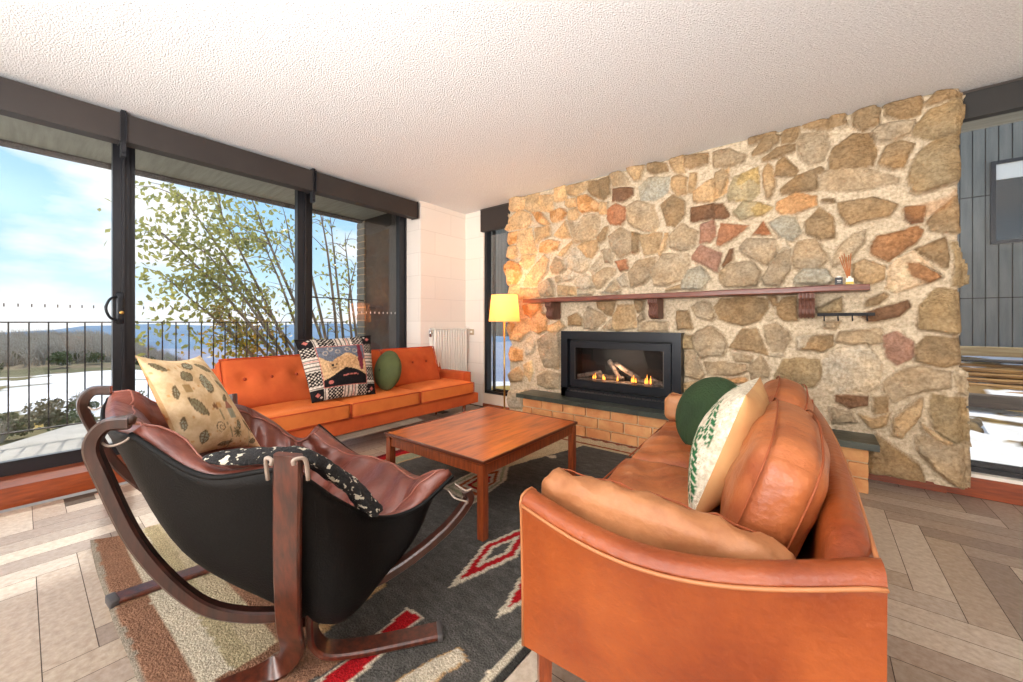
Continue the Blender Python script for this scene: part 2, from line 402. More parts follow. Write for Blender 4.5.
# ---- left window wall (glass at X=-3.8)
mb = MB(); mb.box(-3.9, -3.5, -1.05, 2.79, 0, 0.115); struct(mb, 'trim_1', M['sill'])
mb = MB(); mb.box(-3.9, -3.62, -1.05, 2.79, 2.385, 2.4); struct(mb, 'trim_2', M['black_metal'])
GX = -3.8
def lwin(n, ya, yb, stile_l, stile_r, mats='black_metal'):
    f = thing('window_%d' % n, None, None, (GX, ya, 0.115)); f['kind'] = 'structure'
    q = MB(); q.box(GX-0.03, GX+0.03, ya, yb, 0.115, 0.195); q.box(GX-0.03, GX+0.03, ya, yb, 2.32, 2.4)
    q.box(GX-0.03, GX-0.005, ya, ya+stile_l, 0.195, 2.32); q.box(GX-0.005, GX+0.02, ya, ya+stile_l*0.45, 0.195, 2.32); q.box(GX-0.03, GX+0.03, yb-stile_r, yb, 0.195, 2.32); q.box(GX+0.03, GX+0.045, yb-stile_r*0.25, yb, 0.195, 2.32)
    q.box(GX+0.03, GX+0.036, ya, yb, 0.195, 0.2)
    q.build('window_frame', M[mats], f)
    q = MB(); q.box(GX-0.004, GX, ya+stile_l-0.005, yb-stile_r+0.005, 0.19, 2.33); q.build('glass_pane', M['glass'], f)
    q = MB(); k = 0; y = ya+stile_l+0.04                   # row of small marks on the glass
    while y < yb-stile_r-0.02:
        q.box(GX+0.001, GX+0.002, y, y+0.006, 1.122, 1.142); y += 0.052
    q.build('glass_marks', M['white_paint'] if n == 3 else M['bronze'], f)
    return f
w1 = lwin(1, -1.05, 0.445, 0.06, 0.058)
w2 = lwin(2, 0.445, 1.66, 0.058, 0.075)
w3 = lwin(3, 1.66, 2.80, 0.075, 0.10)
# handle on the first sliding door
q = MB(); q.rbox((-3.762, 0.422, 1.125), ((1, 0, 0), (0, 1, 0), (0, 0, 1)), (0.02, 0.045, 0.22), 0.008, 4)
hp = q.build('handle_plate', M['black_steel'], w1, smooth=True)
q = MB(); q.tube(catmull([(-3.755, 0.405, 1.20), (-3.74, 0.372, 1.185), (-3.735, 0.352, 1.122), (-3.74, 0.372, 1.06), (-3.755, 0.405, 1.045)], 6), 0.008)
q.build('handle_grip', M['black_steel'], hp, smooth=True)
q = MB(); q.lathe((-3.752, 0.428, 1.095), [(0.012, 0), (0.012, 0.012), (0.006, 0.014)], 12, axis=(1, 0, 0)); q.build('key_cylinder', M['brass'], hp, smooth=True)
# mullion fins between the panels
for ya, yb in ((0.352, 0.415), (0.425, 0.50)):
    pass
# roller blind boxes
def blind(y0, y1, label):
    t = thing('roller_blind', label, 'blind', (-3.56, (y0+y1)/2, 2.2))
    q = MB(); q.box(-3.60, -3.50, y0, y1, 2.195, 2.372); q.build('fascia', M['blind'], t)
    for ye in (y0-0.006, y1):
        q = MB(); q.box(-3.61, -3.49, ye, ye+0.006, 2.19, 2.378); q.build('end_cap', M['black_metal'], t)
    return t
blind(-1.0, 0.392, 'dark brown roller blind box over the leftmost glass door')
blind(0.425, 1.60, 'long dark brown roller blind box over the middle window with the tree')
b3 = blind(1.63, 2.745, 'dark brown roller blind box ending at the white corner wall')
for y, lab in ((0.41, 'small metal blind bracket between the two leftmost blind boxes'), (1.615, 'small metal blind bracket between the middle and right blind boxes')):
    q = MB(); q.box(-3.56, -3.51, y-0.012, y+0.012, 2.10, 2.398); q.tube([(-3.53, y, 2.13), (-3.50, y, 2.13)], 0.006); tag(q.build('blind_bracket', M['black_metal']), lab, 'bracket')

# ---- back left window (behind the lamp) and back right window
def bwin(n, xa, xb, z0, z1, yy=3.56):
    f = thing('window_%d' % n, None, None, (xa, yy, z0)); f['kind'] = 'structure'
    q = MB(); t = 0.04
    q.box(xa, xa+t, yy-0.04, yy+0.04, z0, z1); q.box(xb-t, xb, yy-0.04, yy+0.04, z0, z1); q.box(xa+t, xb-t, yy-0.04, yy+0.04, z0, z0+0.03); q.box(xa+t, xb-t, yy-0.04, yy+0.04, z1-t, z1)
    q.build('window_frame', M['black_metal'], f)
    q = MB(); q.box(xa+t+0.05, xb-t, yy+0.005, yy+0.03, z0+0.03, z0+0.06); q.box(xa+t+0.05, xa+t+0.08, yy+0.005, yy+0.03, z0+0.06, z1-t); q.build('sash', M['black_metal'], f)
    q = MB(); q.box(xa+t, xb-t, yy, yy+0.004, z0+0.03, z1-t); q.build('glass_pane', M['glass'], f)
bwin(4, -3.19, -2.68, 0.16, 2.4)
mb = MB(); mb.box(-3.19, -2.68, 3.50, 3.65, 0.04, 0.16); struct(mb, 'baseboard_back', M['baseboard'])
mb = MB(); mb.box(-3.19, -2.68, 3.485, 3.65, 0.0, 0.04); struct(mb, 'trim_3', M['sill_x'])
bwin(5, 0.545, 1.35, 0.13, 2.4)
mb = MB(); mb.box(0.60, 1.35, 3.47, 3.65, 0.115, 0.135); struct(mb, 'trim_4', M['white_paint'])
mb = MB(); mb.box(0.60, 1.35, 3.465, 3.65, 0.0, 0.115); struct(mb, 'trim_5', M['sill_x'])
for xa, xb, lab in ((-3.195, -2.69, 'dark brown blind box over the narrow window behind the floor lamp'), (0.66, 1.33, 'charcoal blind box at the top of the right window by the stone wall')):
    t = thing('roller_blind', lab, 'blind', ((xa+xb)/2, 3.5, 2.13))
    zb = 2.125 if xa < 0 else 2.23
    q = MB(); q.box(xa, xb, 3.45, 3.51, zb, 2.38); q.build('fascia', M['blind' if xa < 0 else 'blind_dark'], t)
    q = MB(); q.box(xa, xb, 3.445, 3.515, 2.38, 2.392); q.build('top_rail', M['bronze'], t)

# ============================================================ STONE WALL
ST = "t -2687 2404 -2456 2377 -2456 2254 -2564 2235 -2687 2287|d -2433 2392 -2285 2380 -2278 2222 -2352 2198 -2433 2241|t -2274 2350 -2105 2325 -2105 2163 -2263 2191|t -2101 2405 -1967 2393 -1937 2247 -2080 2257|d -1947 2371 -1724 2382 -1715 2321 -1819 2258 -1927 2297|b -1706 2378 -1492 2338 -1500 2226 -1544 2162 -1669 2236 -1706 2286|t -1947 2240 -1838 2236 -1829 2166 -1907 2158 -1957 2198|n -1800 2237 -1724 2247 -1588 2137 -1606 2074 -1762 2085 -1790 2116|g -1553 2130 -1500 2137 -1509 2057 -1553 2057|t -2737 2256 -2687 2267 -2687 2208 -2725 2205|t -2763 2073 -2674 2187 -2527 2248 -2398 2187 -2368 2089 -2433 2042 -2649 2056|n -2368 2192 -2251 2171 -2132 2042 -2186 2027 -2285 2075|n -2132 2159 -1997 2162 -1937 2107 -1997 2056 -2101 2055 -2132 2105|d -1927 2114 -1838 2150 -1800 2075 -1838 2030 -1917 2043|n -2712 2026 -2564 2014 -2564 1908 -2649 1890 -2712 1947|t -2712 1868 -2576 1868 -2564 1754 -2625 1732 -2712 1760|n -2737 1674 -2649 1705 -2527 1655 -2508 1539 -2576 1447 -2674 1444 -2745 1556|t -2539 2020 -2375 2024 -2341 1898 -2307 1764 -2504 1767 -2539 1867|d -2318 2016 -2143 2013 -2132 1916 -2251 1896 -2307 1857 -2318 1969|t -2101 1920 -1957 2032 -1887 1865 -2038 1885|g -1927 2027 -1868 2017 -1838 1935 -1848 1868 -1877 1889|g -1848 1816 -1819 1967 -1743 2040 -1606 2041 -1597 1924 -1633 1830 -1743 1794|b -1615 1819 -1544 1908 -1505 1910 -1526 1807 -1579 1773|n -2263 1768 -2240 1848 -2154 1874 -2018 1838 -2048 1762 -2186 1747|t -2028 1706 -1897 1831 -1881 1795 -1937 1723 -1987 1690|l -1957 1655 -1858 1748 -1706 1647 -1706 1562 -1781 1504 -1897 1545 -1957 1602|d -1819 1761 -1743 1794 -1615 1803 -1606 1719 -1669 1643 -1715 1656|g -1579 1699 -1509 1707 -1466 1622 -1483 1567 -1544 1630|t -2504 1748 -2330 1739 -2341 1656 -2433 1599 -2504 1653|t -2468 1479 -2341 1619 -2219 1718 -2164 1658 -2182 1550 -2296 1412 -2433 1405 -2480 1423|g -2132 1591 -2080 1685 -1997 1641 -1957 1567 -2018 1519 -2111 1536|g -2080 1480 -2028 1494 -2013 1440 -2059 1425|l -1987 1464 -1877 1526 -1838 1488 -1897 1441 -1957 1441|l -1848 1429 -1743 1481 -1669 1442 -1642 1374 -1724 1341 -1819 1358|l -1678 1543 -1597 1652 -1553 1614 -1570 1550 -1660 1492|g -1660 1467 -1526 1530 -1441 1507 -1457 1460 -1579 1354 -1615 1356|l -1561 1303 -1457 1403 -1390 1327 -1407 1296|d -2048 1397 -1858 1369 -1848 1291 -2038 1299|g -2274 1410 -2143 1475 -2090 1400 -2101 1293 -2263 1309|t -2527 1387 -2296 1375 -2263 1290 -2527 1291|t -2687 1415 -2539 1426 -2539 1330 -2687 1337|l -1819 1333 -1651 1324 -1660 1291 -1819 1290|b -1583 2361 -1495 2372 -1484 2208 -1560 2172|g -1484 2380 -1400 2400 -1318 2321 -1308 2260 -1452 2271|d -1338 2414 -1170 2392 -1209 2286 -1258 2287|b -1142 2413 -985 2364 -968 2295 -1095 2297 -1142 2337|d -950 2410 -838 2398 -846 2256 -906 2271 -950 2346|b -838 2389 -666 2361 -666 2274 -796 2271 -838 2299|g -620 2339 -559 2349 -478 2327 -478 2218 -559 2221 -627 2247|k -1452 2241 -1278 2214 -1268 2153 -1348 2117 -1452 2131|s -1219 2221 -1132 2268 -968 2249 -985 2124 -1076 2077 -1190 2099|d -941 2234 -880 2247 -829 2199 -829 2082 -897 2078 -941 2151|d -804 2229 -747 2224 -763 2077 -813 2088|t -763 2077 -651 2140 -529 2205 -543 2032 -635 1973 -763 1998|t -1583 2145 -1517 2133 -1528 2033 -1583 2043|o -1506 2070 -1431 2101 -1338 2059 -1338 1961 -1379 1908 -1484 1935 -1517 1991|g -1318 2056 -1228 2093 -1095 2033 -1054 1857 -1095 1803 -1248 1868 -1308 1936|b -1030 2021 -932 2085 -846 2014 -838 1913 -906 1825 -985 1847|k -779 1948 -574 1944 -514 1857 -543 1832 -779 1841|r -714 1796 -627 1817 -612 1703 -651 1665 -714 1664|g -1495 1825 -1390 1880 -1288 1825 -1288 1650 -1390 1611 -1463 1679|b -1272 1823 -1209 1795 -1219 1652 -1272 1638|d -1209 1785 -1021 1787 -1049 1632 -1170 1617|t -1043 1613 -994 1765 -964 1770 -985 1662 -1021 1583|g -959 1742 -863 1837 -747 1757 -763 1635 -863 1615 -950 1658|g -1560 1680 -1484 1702 -1474 1580 -1528 1585|o -1431 1576 -1328 1585 -1308 1505 -1379 1491|g -1298 1465 -1248 1558 -1076 1579 -1095 1449 -1190 1361 -1288 1347|g -1095 1449 -1003 1590 -829 1581 -804 1515 -863 1377 -985 1348 -1076 1354|s -863 1341 -813 1445 -730 1473 -651 1380 -714 1297 -855 1304|r -779 1566 -714 1643 -574 1561 -604 1419 -682 1469 -779 1531|k -566 1476 -514 1588 -492 1569 -499 1503 -551 1457|g -1539 1320 -1431 1395 -1390 1333 -1452 1306|l -1410 1414 -1348 1459 -1318 1358 -1369 1352|d -985 1311 -880 1333 -880 1296 -985 1293|b -390 2413 -229 2410 -229 2374 -350 2346 -382 2346|g -615 2354 -512 2349 -414 2281 -430 2229 -546 2220 -615 2247|b -366 2286 -289 2365 -214 2361 -214 2307 -289 2265 -358 2262|b -192 2363 -141 2427 -85 2418 -92 2333 -127 2291 -184 2299|b -64 2403 -3 2409 151 2359 151 2334 50 2333 -57 2366|b -296 2231 -214 2272 -120 2272 -120 2228 -221 2202 -289 2207|g -99 2283 -71 2336 50 2324 76 2216 37 2126 -44 2127 -92 2212|b -221 2077 -206 2181 -170 2198 -99 2092 -113 2052|b -192 1990 -99 2049 23 2079 50 2005 -3 1933 -127 1924 -184 1944|d -296 2113 -266 2187 -236 2125 -231 2017 -258 1929 -281 1955|y -529 2006 -487 2130 -335 2168 -327 1983 -382 1939 -512 1961|d -615 2189 -563 2205 -529 2149 -580 2016 -615 2023|b 37 1860 101 1857 107 1826 43 1835|p -206 1887 -113 1921 -3 1890 -3 1822 -113 1799 -184 1797 -214 1843|y -487 1865 -414 1936 -319 1908 -236 1856 -304 1814 -446 1801|k -615 1936 -563 1936 -516 1841 -615 1848|o -601 1642 -580 1794 -398 1738 -471 1673 -572 1629|o -366 1674 -296 1758 -251 1661|s -251 1742 -184 1785 -113 1764 -78 1654 -127 1609 -184 1625|b -51 1719 23 1805 88 1739 95 1596 23 1586 -44 1641|g -438 1594 -398 1645 -229 1622 -229 1515 -281 1448 -366 1502 -430 1555|l -221 1621 -170 1615 -156 1560 -214 1549|g -127 1469 -99 1588 -3 1593 63 1467 10 1404 -113 1406|g -304 1359 -214 1513 -141 1541 -141 1400 -199 1295 -289 1313|k -563 1474 -512 1584 -487 1581 -504 1507 -554 1458|g -589 1409 -512 1469 -382 1476 -327 1397 -350 1307 -546 1310 -584 1360|s -106 1327 -57 1393 50 1384 95 1314 63 1286 -99 1296|b 78 2424 136 2442 155 2386 136 2342 78 2335|b 193 2379 220 2419 284 2416 321 2361 301 2277 239 2270 197 2310|b 345 2377 379 2406 486 2403 502 2363 494 2296 438 2281 379 2300 349 2321|b 518 2340 572 2394 625 2385 669 2358 662 2328 595 2330 534 2323|g 288 2233 319 2265 413 2265 466 2254 462 2191 396 2155 310 2178|c 482 2220 534 2294 625 2319 669 2309 685 2265 673 2149 662 2103 534 2122 474 2176|b 78 2130 97 2189 193 2255 266 2239 306 2131 284 2028 107 2047 78 2054|b 319 2037 353 2129 413 2142 470 2102 421 1981 379 1978 323 2018|c 462 1867 442 1918 494 2044 542 2099 647 2102 662 2075 662 1856 595 1838 494 1814 462 1832|g 18 2017 78 2041 248 2018 396 1923 388 1895 220 1883 28 1930|b 126 1818 292 1817 392 1756 353 1692 257 1684 183 1664 136 1728|k 428 1726 446 1734 518 1727 510 1636 462 1629 429 1661|b 534 1633 595 1718 655 1784 662 1551 595 1552 542 1586|q 279 1510 310 1578 429 1591 478 1607 504 1580 478 1509 362 1417 292 1466|g 92 1443 126 1528 193 1595 252 1611 239 1539 183 1459 97 1405|b 478 1463 549 1500 595 1522 610 1359 580 1356 518 1413|c 625 1490 662 1486 694 1340 694 1242 633 1240 633 1357|d 197 1396 248 1428 336 1383 332 1312 266 1274 211 1308|w 362 1369 396 1413 470 1452 580 1305 478 1244 396 1213 353 1251|q 446 1385 494 1381 584 1299 526 1264 462 1314|b 257 1134 266 1170 336 1216 353 1191 310 1145|n -2674 1038 -2578 995 -2592 877 -2702 820 -2702 973|n -2498 1207 -2394 1225 -2269 1242 -2232 1139 -2369 1079 -2472 1122|t -2565 1038 -2394 1059 -2394 933 -2525 825 -2606 844|n -2369 1038 -2269 1140 -2172 1098 -2172 957 -2269 905 -2356 955|t -2172 987 -2032 1037 -1964 979 -2032 929 -2148 937|n -2661 756 -2498 720 -2498 615 -2633 602 -2674 669|l -2446 681 -2459 806 -2369 882 -2319 790 -2356 706 -2407 687|g -2269 843 -2148 917 -2032 919 -2009 841 -2032 565 -2196 573 -2257 711|t -2472 564 -2369 612 -2344 500 -2394 392 -2459 470|d -2694 450 -2552 537 -2472 469 -2498 392 -2661 366|g -2294 463 -2172 524 -2020 506 -2032 368 -2196 350 -2294 381|b -1930 1076 -1832 1113 -1769 1056 -1779 999 -1919 998|g -1758 1093 -1706 1177 -1546 1091 -1537 1037 -1645 963 -1748 971|b -1625 1221 -1432 1215 -1469 1090 -1517 1091 -1605 1156|d -1451 1072 -1413 1179 -1268 1175 -1251 985 -1413 957 -1451 1001|g -1576 964 -1469 1055 -1451 983 -1469 956|b -1251 1209 -1164 1206 -1181 1130 -1233 1122|g -1233 1028 -984 1028 -984 962 -1233 950|g -1233 1071 -1181 1121 -1164 1053 -1224 1036|b -898 1117 -815 1115 -792 988 -890 971|c -867 916 -778 918 -770 815 -860 812|d -844 525 -727 552 -723 474 -844 461|l -2674 256 -2498 276 -2493 108 -2674 83|g -787 1145 -715 1189 -646 1167 -617 1078 -646 1041 -739 1067|b -617 1141 -567 1203 -416 1227 -275 1192 -275 1122 -334 1040 -427 1004 -578 1053|b -217 1132 -179 1200 -105 1197 -105 1039 -179 1040 -212 1086|l -275 1087 -246 1098 -217 1063 -255 1046|b -270 1215 -217 1213 -207 1155 -241 1144|g -769 898 -739 950 -646 984 -567 928 -539 855 -567 766 -657 774 -715 745 -757 808|b -512 831 -427 968 -334 975 -294 875 -270 788 -365 813|g -285 993 -217 1011 -160 960 -142 915 -179 822 -246 819 -270 888|b -73 844 -16 929 94 931 94 867 36 832|g -490 777 -437 795 -375 771 -385 728 -469 735|g -692 715 -416 708 -395 667 -469 631 -669 621|g -380 705 -314 780 -265 689 -270 630 -365 598|l -255 795 -179 805 -179 782 -255 777|c -226 646 -179 753 -105 769 10 765 27 689 -16 587 -217 589|n -634 588 -416 611 -401 577 -623 555|k -265 561 -226 565 -236 506 -260 503|g -849 784 -763 788 -698 618 -727 577 -830 594|c 10 1127 129 1188 129 1103 52 1083 10 1094|g 52 1028 129 1028 111 980 52 985|l -105 927 -42 928 -60 861 -100 848|k 227 1078 300 1116 437 1154 450 1113 397 1066 271 1038|c 487 1019 502 1130 565 1219 656 1206 668 984 638 962 502 991|g 113 895 136 957 314 989 335 912 227 879|l 42 758 121 844 256 880 321 766 321 650 256 584 89 555 42 643|r 342 941 397 971 461 906 457 813 397 762 356 817|b 477 870 528 936 662 931 664 789 590 766 479 795|g 345 652 410 725 490 759 614 732 614 642 502 612 383 532 345 594|g 644 725 691 703 695 616 650 628|k 113 538 256 555 256 496 182 472 121 498|b 292 549 349 566 359 471 300 449|g 89 453 182 435 205 379 105 363|d 224 432 292 422 363 462 349 383 285 353|d 383 331 390 428 464 533 502 565 490 462 424 329|c 541 488 553 590 685 579 695 352 614 328 553 398|t 502 417 614 337 614 292 578 312 515 383|g 490 332 522 356 590 314 691 334 691 88 668 68 565 146 490 257|b 307 317 477 180 496 88 271 75 271 173"
CC = dict(g=(172, 158, 134), b=(154, 134, 104), k=(126, 98, 76), t=(208, 180, 140), n=(204, 166, 122), d=(184, 162, 128), l=(190, 182, 164), s=(166, 166, 154),
          o=(164, 118, 88), r=(156, 124, 108), q=(160, 122, 88), w=(216, 194, 162), y=(172, 162, 132), c=(156, 140, 110), p=(206, 182, 150))
STEP = 0.0085
XS = np.arange(-2.78, 0.712, STEP); ZS = np.arange(0.0, 2.4+STEP*0.5, STEP)
X, Z = np.meshgrid(XS, ZS)
wx = X+0.010*vnoise(X, Z, 3, 3, 9)+0.004*vnoise(X, Z, 13, 2, 40); wz = Z+0.010*vnoise(X, Z, 4, 3, 9)+0.004*vnoise(X, Z, 14, 2, 40)
Hh = 0.006*vnoise(X, Z, 5, 4, 12)+0.012*vnoise(X, Z, 6, 2, 3)
colr = np.ones(X.shape+(3,))*np.array(lin((224, 206, 178)))
colr *= (1+0.06*vnoise(X, Z, 8, 3, 6))[..., None]
r2 = random.Random(5)
for si, s in enumerate(ST.split('|')):
    c, rest = s.split(' ', 1); a = list(map(int, rest.split())); P = [(a[i]/1000, a[i+1]/1000) for i in range(0, len(a), 2)]
    cx = sum(p[0] for p in P)/len(P); cz = sum(p[1] for p in P)/len(P)
    # grow the traced outline a little, stones sit close together
    P = [(cx+(p[0]-cx)*(1.03+0.011/max(0.05, max(abs(q_[0]-cx) for q_ in P))), cz+(p[1]-cz)*(1.03+0.011/max(0.04, max(abs(q_[1]-cz) for q_ in P)))) for p in P]
    xa, xb = min(p[0] for p in P)-0.03, max(p[0] for p in P)+0.03; za, zb = min(p[1] for p in P)-0.03, max(p[1] for p in P)+0.03
    i0, i1 = np.searchsorted(XS, [xa, xb]); j0, j1 = np.searchsorted(ZS, [za, zb])
    if i1 <= i0 or j1 <= j0: continue
    sl = (slice(j0, j1), slice(i0, i1)); px, pz = wx[sl], wz[sl]
    ins = in_poly(px, pz, P); d = poly_dist(px, pz, P)*np.where(ins, 1, -1)
    R = math.sqrt(max(1e-4, (xb-xa-0.06)*(zb-za-0.06)))
    t = np.clip((d+0.002)/0.022, 0, 1); prof = np.sqrt(1-(1-t)**2)
    amp = r2.uniform(0.034, 0.062)*min(1, 0.5+R/0.25)
    tx, tz = r2.uniform(-0.10, 0.10), r2.uniform(-0.13, 0.07)
    # chiselled facets: max of a few random planes
    fac = np.full(px.shape, 1e9)
    for k in range(4):
        ang = r2.uniform(0, 6.283); off = r2.uniform(0.0, 0.4)*R; sl_ = r2.uniform(0.15, 0.5)
        fac = np.minimum(fac, -sl_*((px-cx)*math.cos(ang)+(pz-cz)*math.sin(ang)-off))
    fac = np.clip(fac, -0.03, 0.008)
    rough = 0.013*vnoise(px, pz, si*3+1, 4, 14)+0.012*np.abs(vnoise(px+px*0.3, pz*1.6, si*3+2, 3, 22))
    hh = prof*(amp+tx*(px-cx)+tz*(pz-cz)+fac+rough)
    m_ = (d > -0.002)
    Hh[sl] = np.where(m_, np.maximum(hh, Hh[sl]*0.3), Hh[sl])
    base = np.array(lin(CC[c]))*np.array([1.22, 1.12, 1.03])*r2.uniform(0.92, 1.12)
    nz = vnoise(px, pz, si*7+5, 4, 16); hue = vnoise(px, pz, si*5+9, 3, 7)
    cc = base[None, None, :]*(1+0.34*nz[..., None])*(1+hue[..., None]*np.array([0.10, 0.0, -0.14]))
    if c == 'y': cc = np.where((hue > 0.1)[..., None], cc*np.array([1.06, 0.97, 0.74]), cc)
    if c == 'p': cc = np.where((hue > 0.0)[..., None], cc*np.array([0.92, 0.76, 0.60]), cc)
    if c == 'n': cc = np.where((nz < -0.05)[..., None], cc*np.array([0.92, 0.80, 0.64]), cc)
    if c == 'q': cc = cc*(1+0.35*vnoise(px, pz, si, 2, 45))[..., None]
    kk = np.clip(d/0.006, 0, 1)[..., None]
    colr[sl] = np.where(m_[..., None], colr[sl]*(1-kk)+np.clip(cc, 0.02, 0.9)*kk, colr[sl])
# iron stain by the big right hand stones
P = [(0.43, 1.72), (0.62, 1.76), (0.65, 1.80), (0.60, 1.70), (0.48, 1.66)]
dd = poly_dist(X, Z, P); ii = in_poly(X, Z, P); st = np.clip(1-np.where(ii, 0, dd)/0.02, 0, 1)[..., None]
colr = colr*(1-0.45*st)+np.array(lin((206, 146, 92)))*0.45*st
OUT = [(0.668, 2.405), (0.694, 2.349), (0.675, 2.304), (0.687, 2.26), (0.671, 2.167), (0.662, 2.107), (0.66, 1.854), (0.66, 1.733), (0.664, 1.554), (0.66, 1.474), (0.694, 1.338), (0.698, 1.247), (0.66, 1.226), (0.664, 1.099), (0.671, 0.984), (0.668, 0.771), (0.698, 0.739), (0.698, 0.334), (0.69, 0.087), (0.668, 0.07), (0.537, 0.077), (0.41, 0.081), (0.265, 0.064), (0.2, 0.0),
       (-2.7, -0.01), (-2.7, 0.161), (-2.714, 0.472), (-2.657, 0.775), (-2.70, 0.885), (-2.714, 1.22), (-2.686, 1.43), (-2.75, 1.636), (-2.714, 1.745), (-2.714, 1.946), (-2.70, 2.022), (-2.764, 2.076), (-2.686, 2.242), (-2.686, 2.405)]
inside = in_poly(X+0.004*vnoise(X, Z, 44, 2, 30), Z, OUT)
edge_d = np.minimum(poly_dist(X, Z, [(x_, z_) for x_, z_ in OUT[:23]]+[(0.9, 0.0), (0.9, 2.405)][:0]), 9) if False else np.where(X > 0, np.abs(0.675-X), np.abs(X+2.715))
Hh -= 0.05*np.clip(1-edge_d/0.05, 0, 1)**2*((X > 0.55) | (X < -2.6))
fp = (X > -1.99) & (X < -0.88) & (Z > 0.30) & (Z < 0.93)
Hh[fp] = 0.0
Hh += 0.05*np.clip((X-0.2)/0.25, 0, 1)*np.clip((0.45-Z)/0.35, 0, 1)          # the bottom right boulders bulge forward
idx = -np.ones(X.shape, int); cells = inside[:-1, :-1] & inside[1:, :-1] & inside[:-1, 1:] & inside[1:, 1:] & ~(fp[:-1, :-1] & fp[1:, 1:] & fp[:-1, 1:] & fp[1:, :-1])
use = np.zeros(X.shape, bool); use[:-1, :-1] |= cells; use[1:, :-1] |= cells; use[:-1, 1:] |= cells; use[1:, 1:] |= cells
idx[use] = np.arange(use.sum())
V = np.stack([X[use], 3.375-Hh[use], Z[use]], 1); CO = colr[use]
jj, ii = np.nonzero(cells)
FQ = np.stack([idx[jj, ii], idx[jj, ii+1], idx[jj+1, ii+1], idx[jj+1, ii]], 1)
me = bpy.data.meshes.new('wall_chimney'); me.from_pydata(V.tolist(), [], FQ.tolist()); 
bm = bmesh.new(); bm.from_mesh(me)
be = [e for e in bm.edges if len(e.link_faces) == 1]
ex = bmesh.ops.extrude_edge_only(bm, edges=be)
nv = [v for v in ex['geom'] if isinstance(v, bmesh.types.BMVert)]
n0 = len(V)
for v in nv: v.co.y = 3.57
bm.to_mesh(me); bm.free()
M['stone'] = mat('rubble_stone', (255, 255, 255), 0.85, (208, 202, 194), 50, 5, attr='col', bump=1.4, bscale=70, spec=0.25)
me.materials.append(M['stone']); me.polygons.foreach_set('use_smooth', [True]*len(me.polygons)); me.update()
wo_ = bpy.data.objects.new('wall_chimney', me); COL.objects.link(wo_); wo_['kind'] = 'structure'
cc = np.tile(np.array(lin((190, 160, 120))), (len(me.vertices), 1)); cc[:len(CO)] = CO; set_colors(wo_, cc)

# dark timber skirting under the boulders
mb = MB(); mb.box(0.25, 0.62, 3.44, 3.57, 0.0, 0.10); struct(mb, 'baseboard_chimney', M['sill_x'])

# ============================================================ HEARTH
t = thing('hearth', 'long raised hearth with slate slabs on cream orange bricks below the fireplace', 'hearth', (-1.03, 3.2, 0))
q = MB(); q.box(-2.37, -1.66, 3.085, 3.37, 0.272, 0.312); q.box(-1.656, -0.86, 3.085, 3.37, 0.272, 0.312); q.box(-0.856, -0.3, 3.085, 3.37, 0.272, 0.312); q.box(-0.296, 0.295, 3.085, 3.37, 0.272, 0.312)
q.build('slate_slab', M['slate'], t)
q = MB(); q.box(-2.31, 0.247, 3.135, 3.37, 0, 0.272, 1)
row = 0; z = 0.004; bw = 0.235; bh = 0.083
cols_b = []
while z < 0.26:
    x = -2.31 - (bw/2 if row % 2 else 0)
    while x < 0.247:
        xa, xb = max(x, -2.312), min(x+bw-0.012, 0.25)
        if xb-xa > 0.03:
            q.rbox(((xa+xb)/2, 3.13+random.uniform(-.002, .002), z+bh/2), ((1, 0, 0), (0, 1, 0), (0, 0, 1)), (xb-xa, 0.03, bh), 0.006, 3)
        x += bw
    z += bh+0.010; row += 1
M['brick'] = mat('cream_brick', (222, 164, 108), 0.8, (206, 134, 82), 9, 3, bump=0.5, bscale=60)
M['mortar'] = mat('brick_mortar', (212, 186, 150), 0.9)
q.build('brick_base', [M['brick'], M['mortar']], t)

# ============================================================ FIREPLACE INSERT
t = thing('gas_fireplace', 'black framed gas fireplace with burning logs set in the stone wall', 'fireplace', (-1.435, 3.33, 0.312))
xa, xb, za, zb = -1.957, -0.845, 0.313, 0.942; yf = 3.27
q = MB()      # outer surround
q.box(xa, xa+0.07, yf, 3.56, za, zb); q.box(xb-0.07, xb, yf, 3.56, za, zb); q.box(xa+0.07, xb-0.07, yf, 3.56, zb-0.075, zb)
q.prism([(xa+0.07, yf-0.03), (xb-0.07, yf-0.03), (xb-0.07, 3.56), (xa+0.07, 3.56)], za, za+0.06)
q.box(xa, xb, yf, 3.56, za, za+0.085)
q.build('surround', M['black_steel'], t)
q = MB(); y1 = yf+0.022       # door frame
ia, ib, ja, jb = xa+0.085, xb-0.085, za+0.105, zb-0.095; fw = 0.062
q.box(ia, ib, y1, y1+0.04, ja, ja+fw); q.box(ia, ib, y1, y1+0.04, jb-fw, jb); q.box(ia, ia+fw, y1, y1+0.04, ja+fw, jb-fw); q.box(ib-fw, ib, y1, y1+0.04, ja+fw, jb-fw)
fr = q.build('door_frame', M['black_steel'], t)
q = MB(); q.box(ia+fw-0.006, ib-fw+0.006, y1+0.004, y1+0.007, ja+fw-0.006, ja+fw); q.box(ia+fw-0.006, ib-fw+0.006, y1+0.004, y1+0.007, jb-fw, jb-fw+0.006)
q.box(ia+fw-0.006, ia+fw, y1-0.003, y1+0.007, ja+fw, jb-fw); q.box(ib-fw, ib-fw+0.006, y1-0.003, y1+0.007, ja+fw, jb-fw); q.build('inner_bead', M['bronze'], fr)
q = MB(); q.box(ia+fw, ib-fw, y1+0.012, y1+0.015, ja+fw, jb-fw); q.build('glass_pane', M['fireglass'], t)
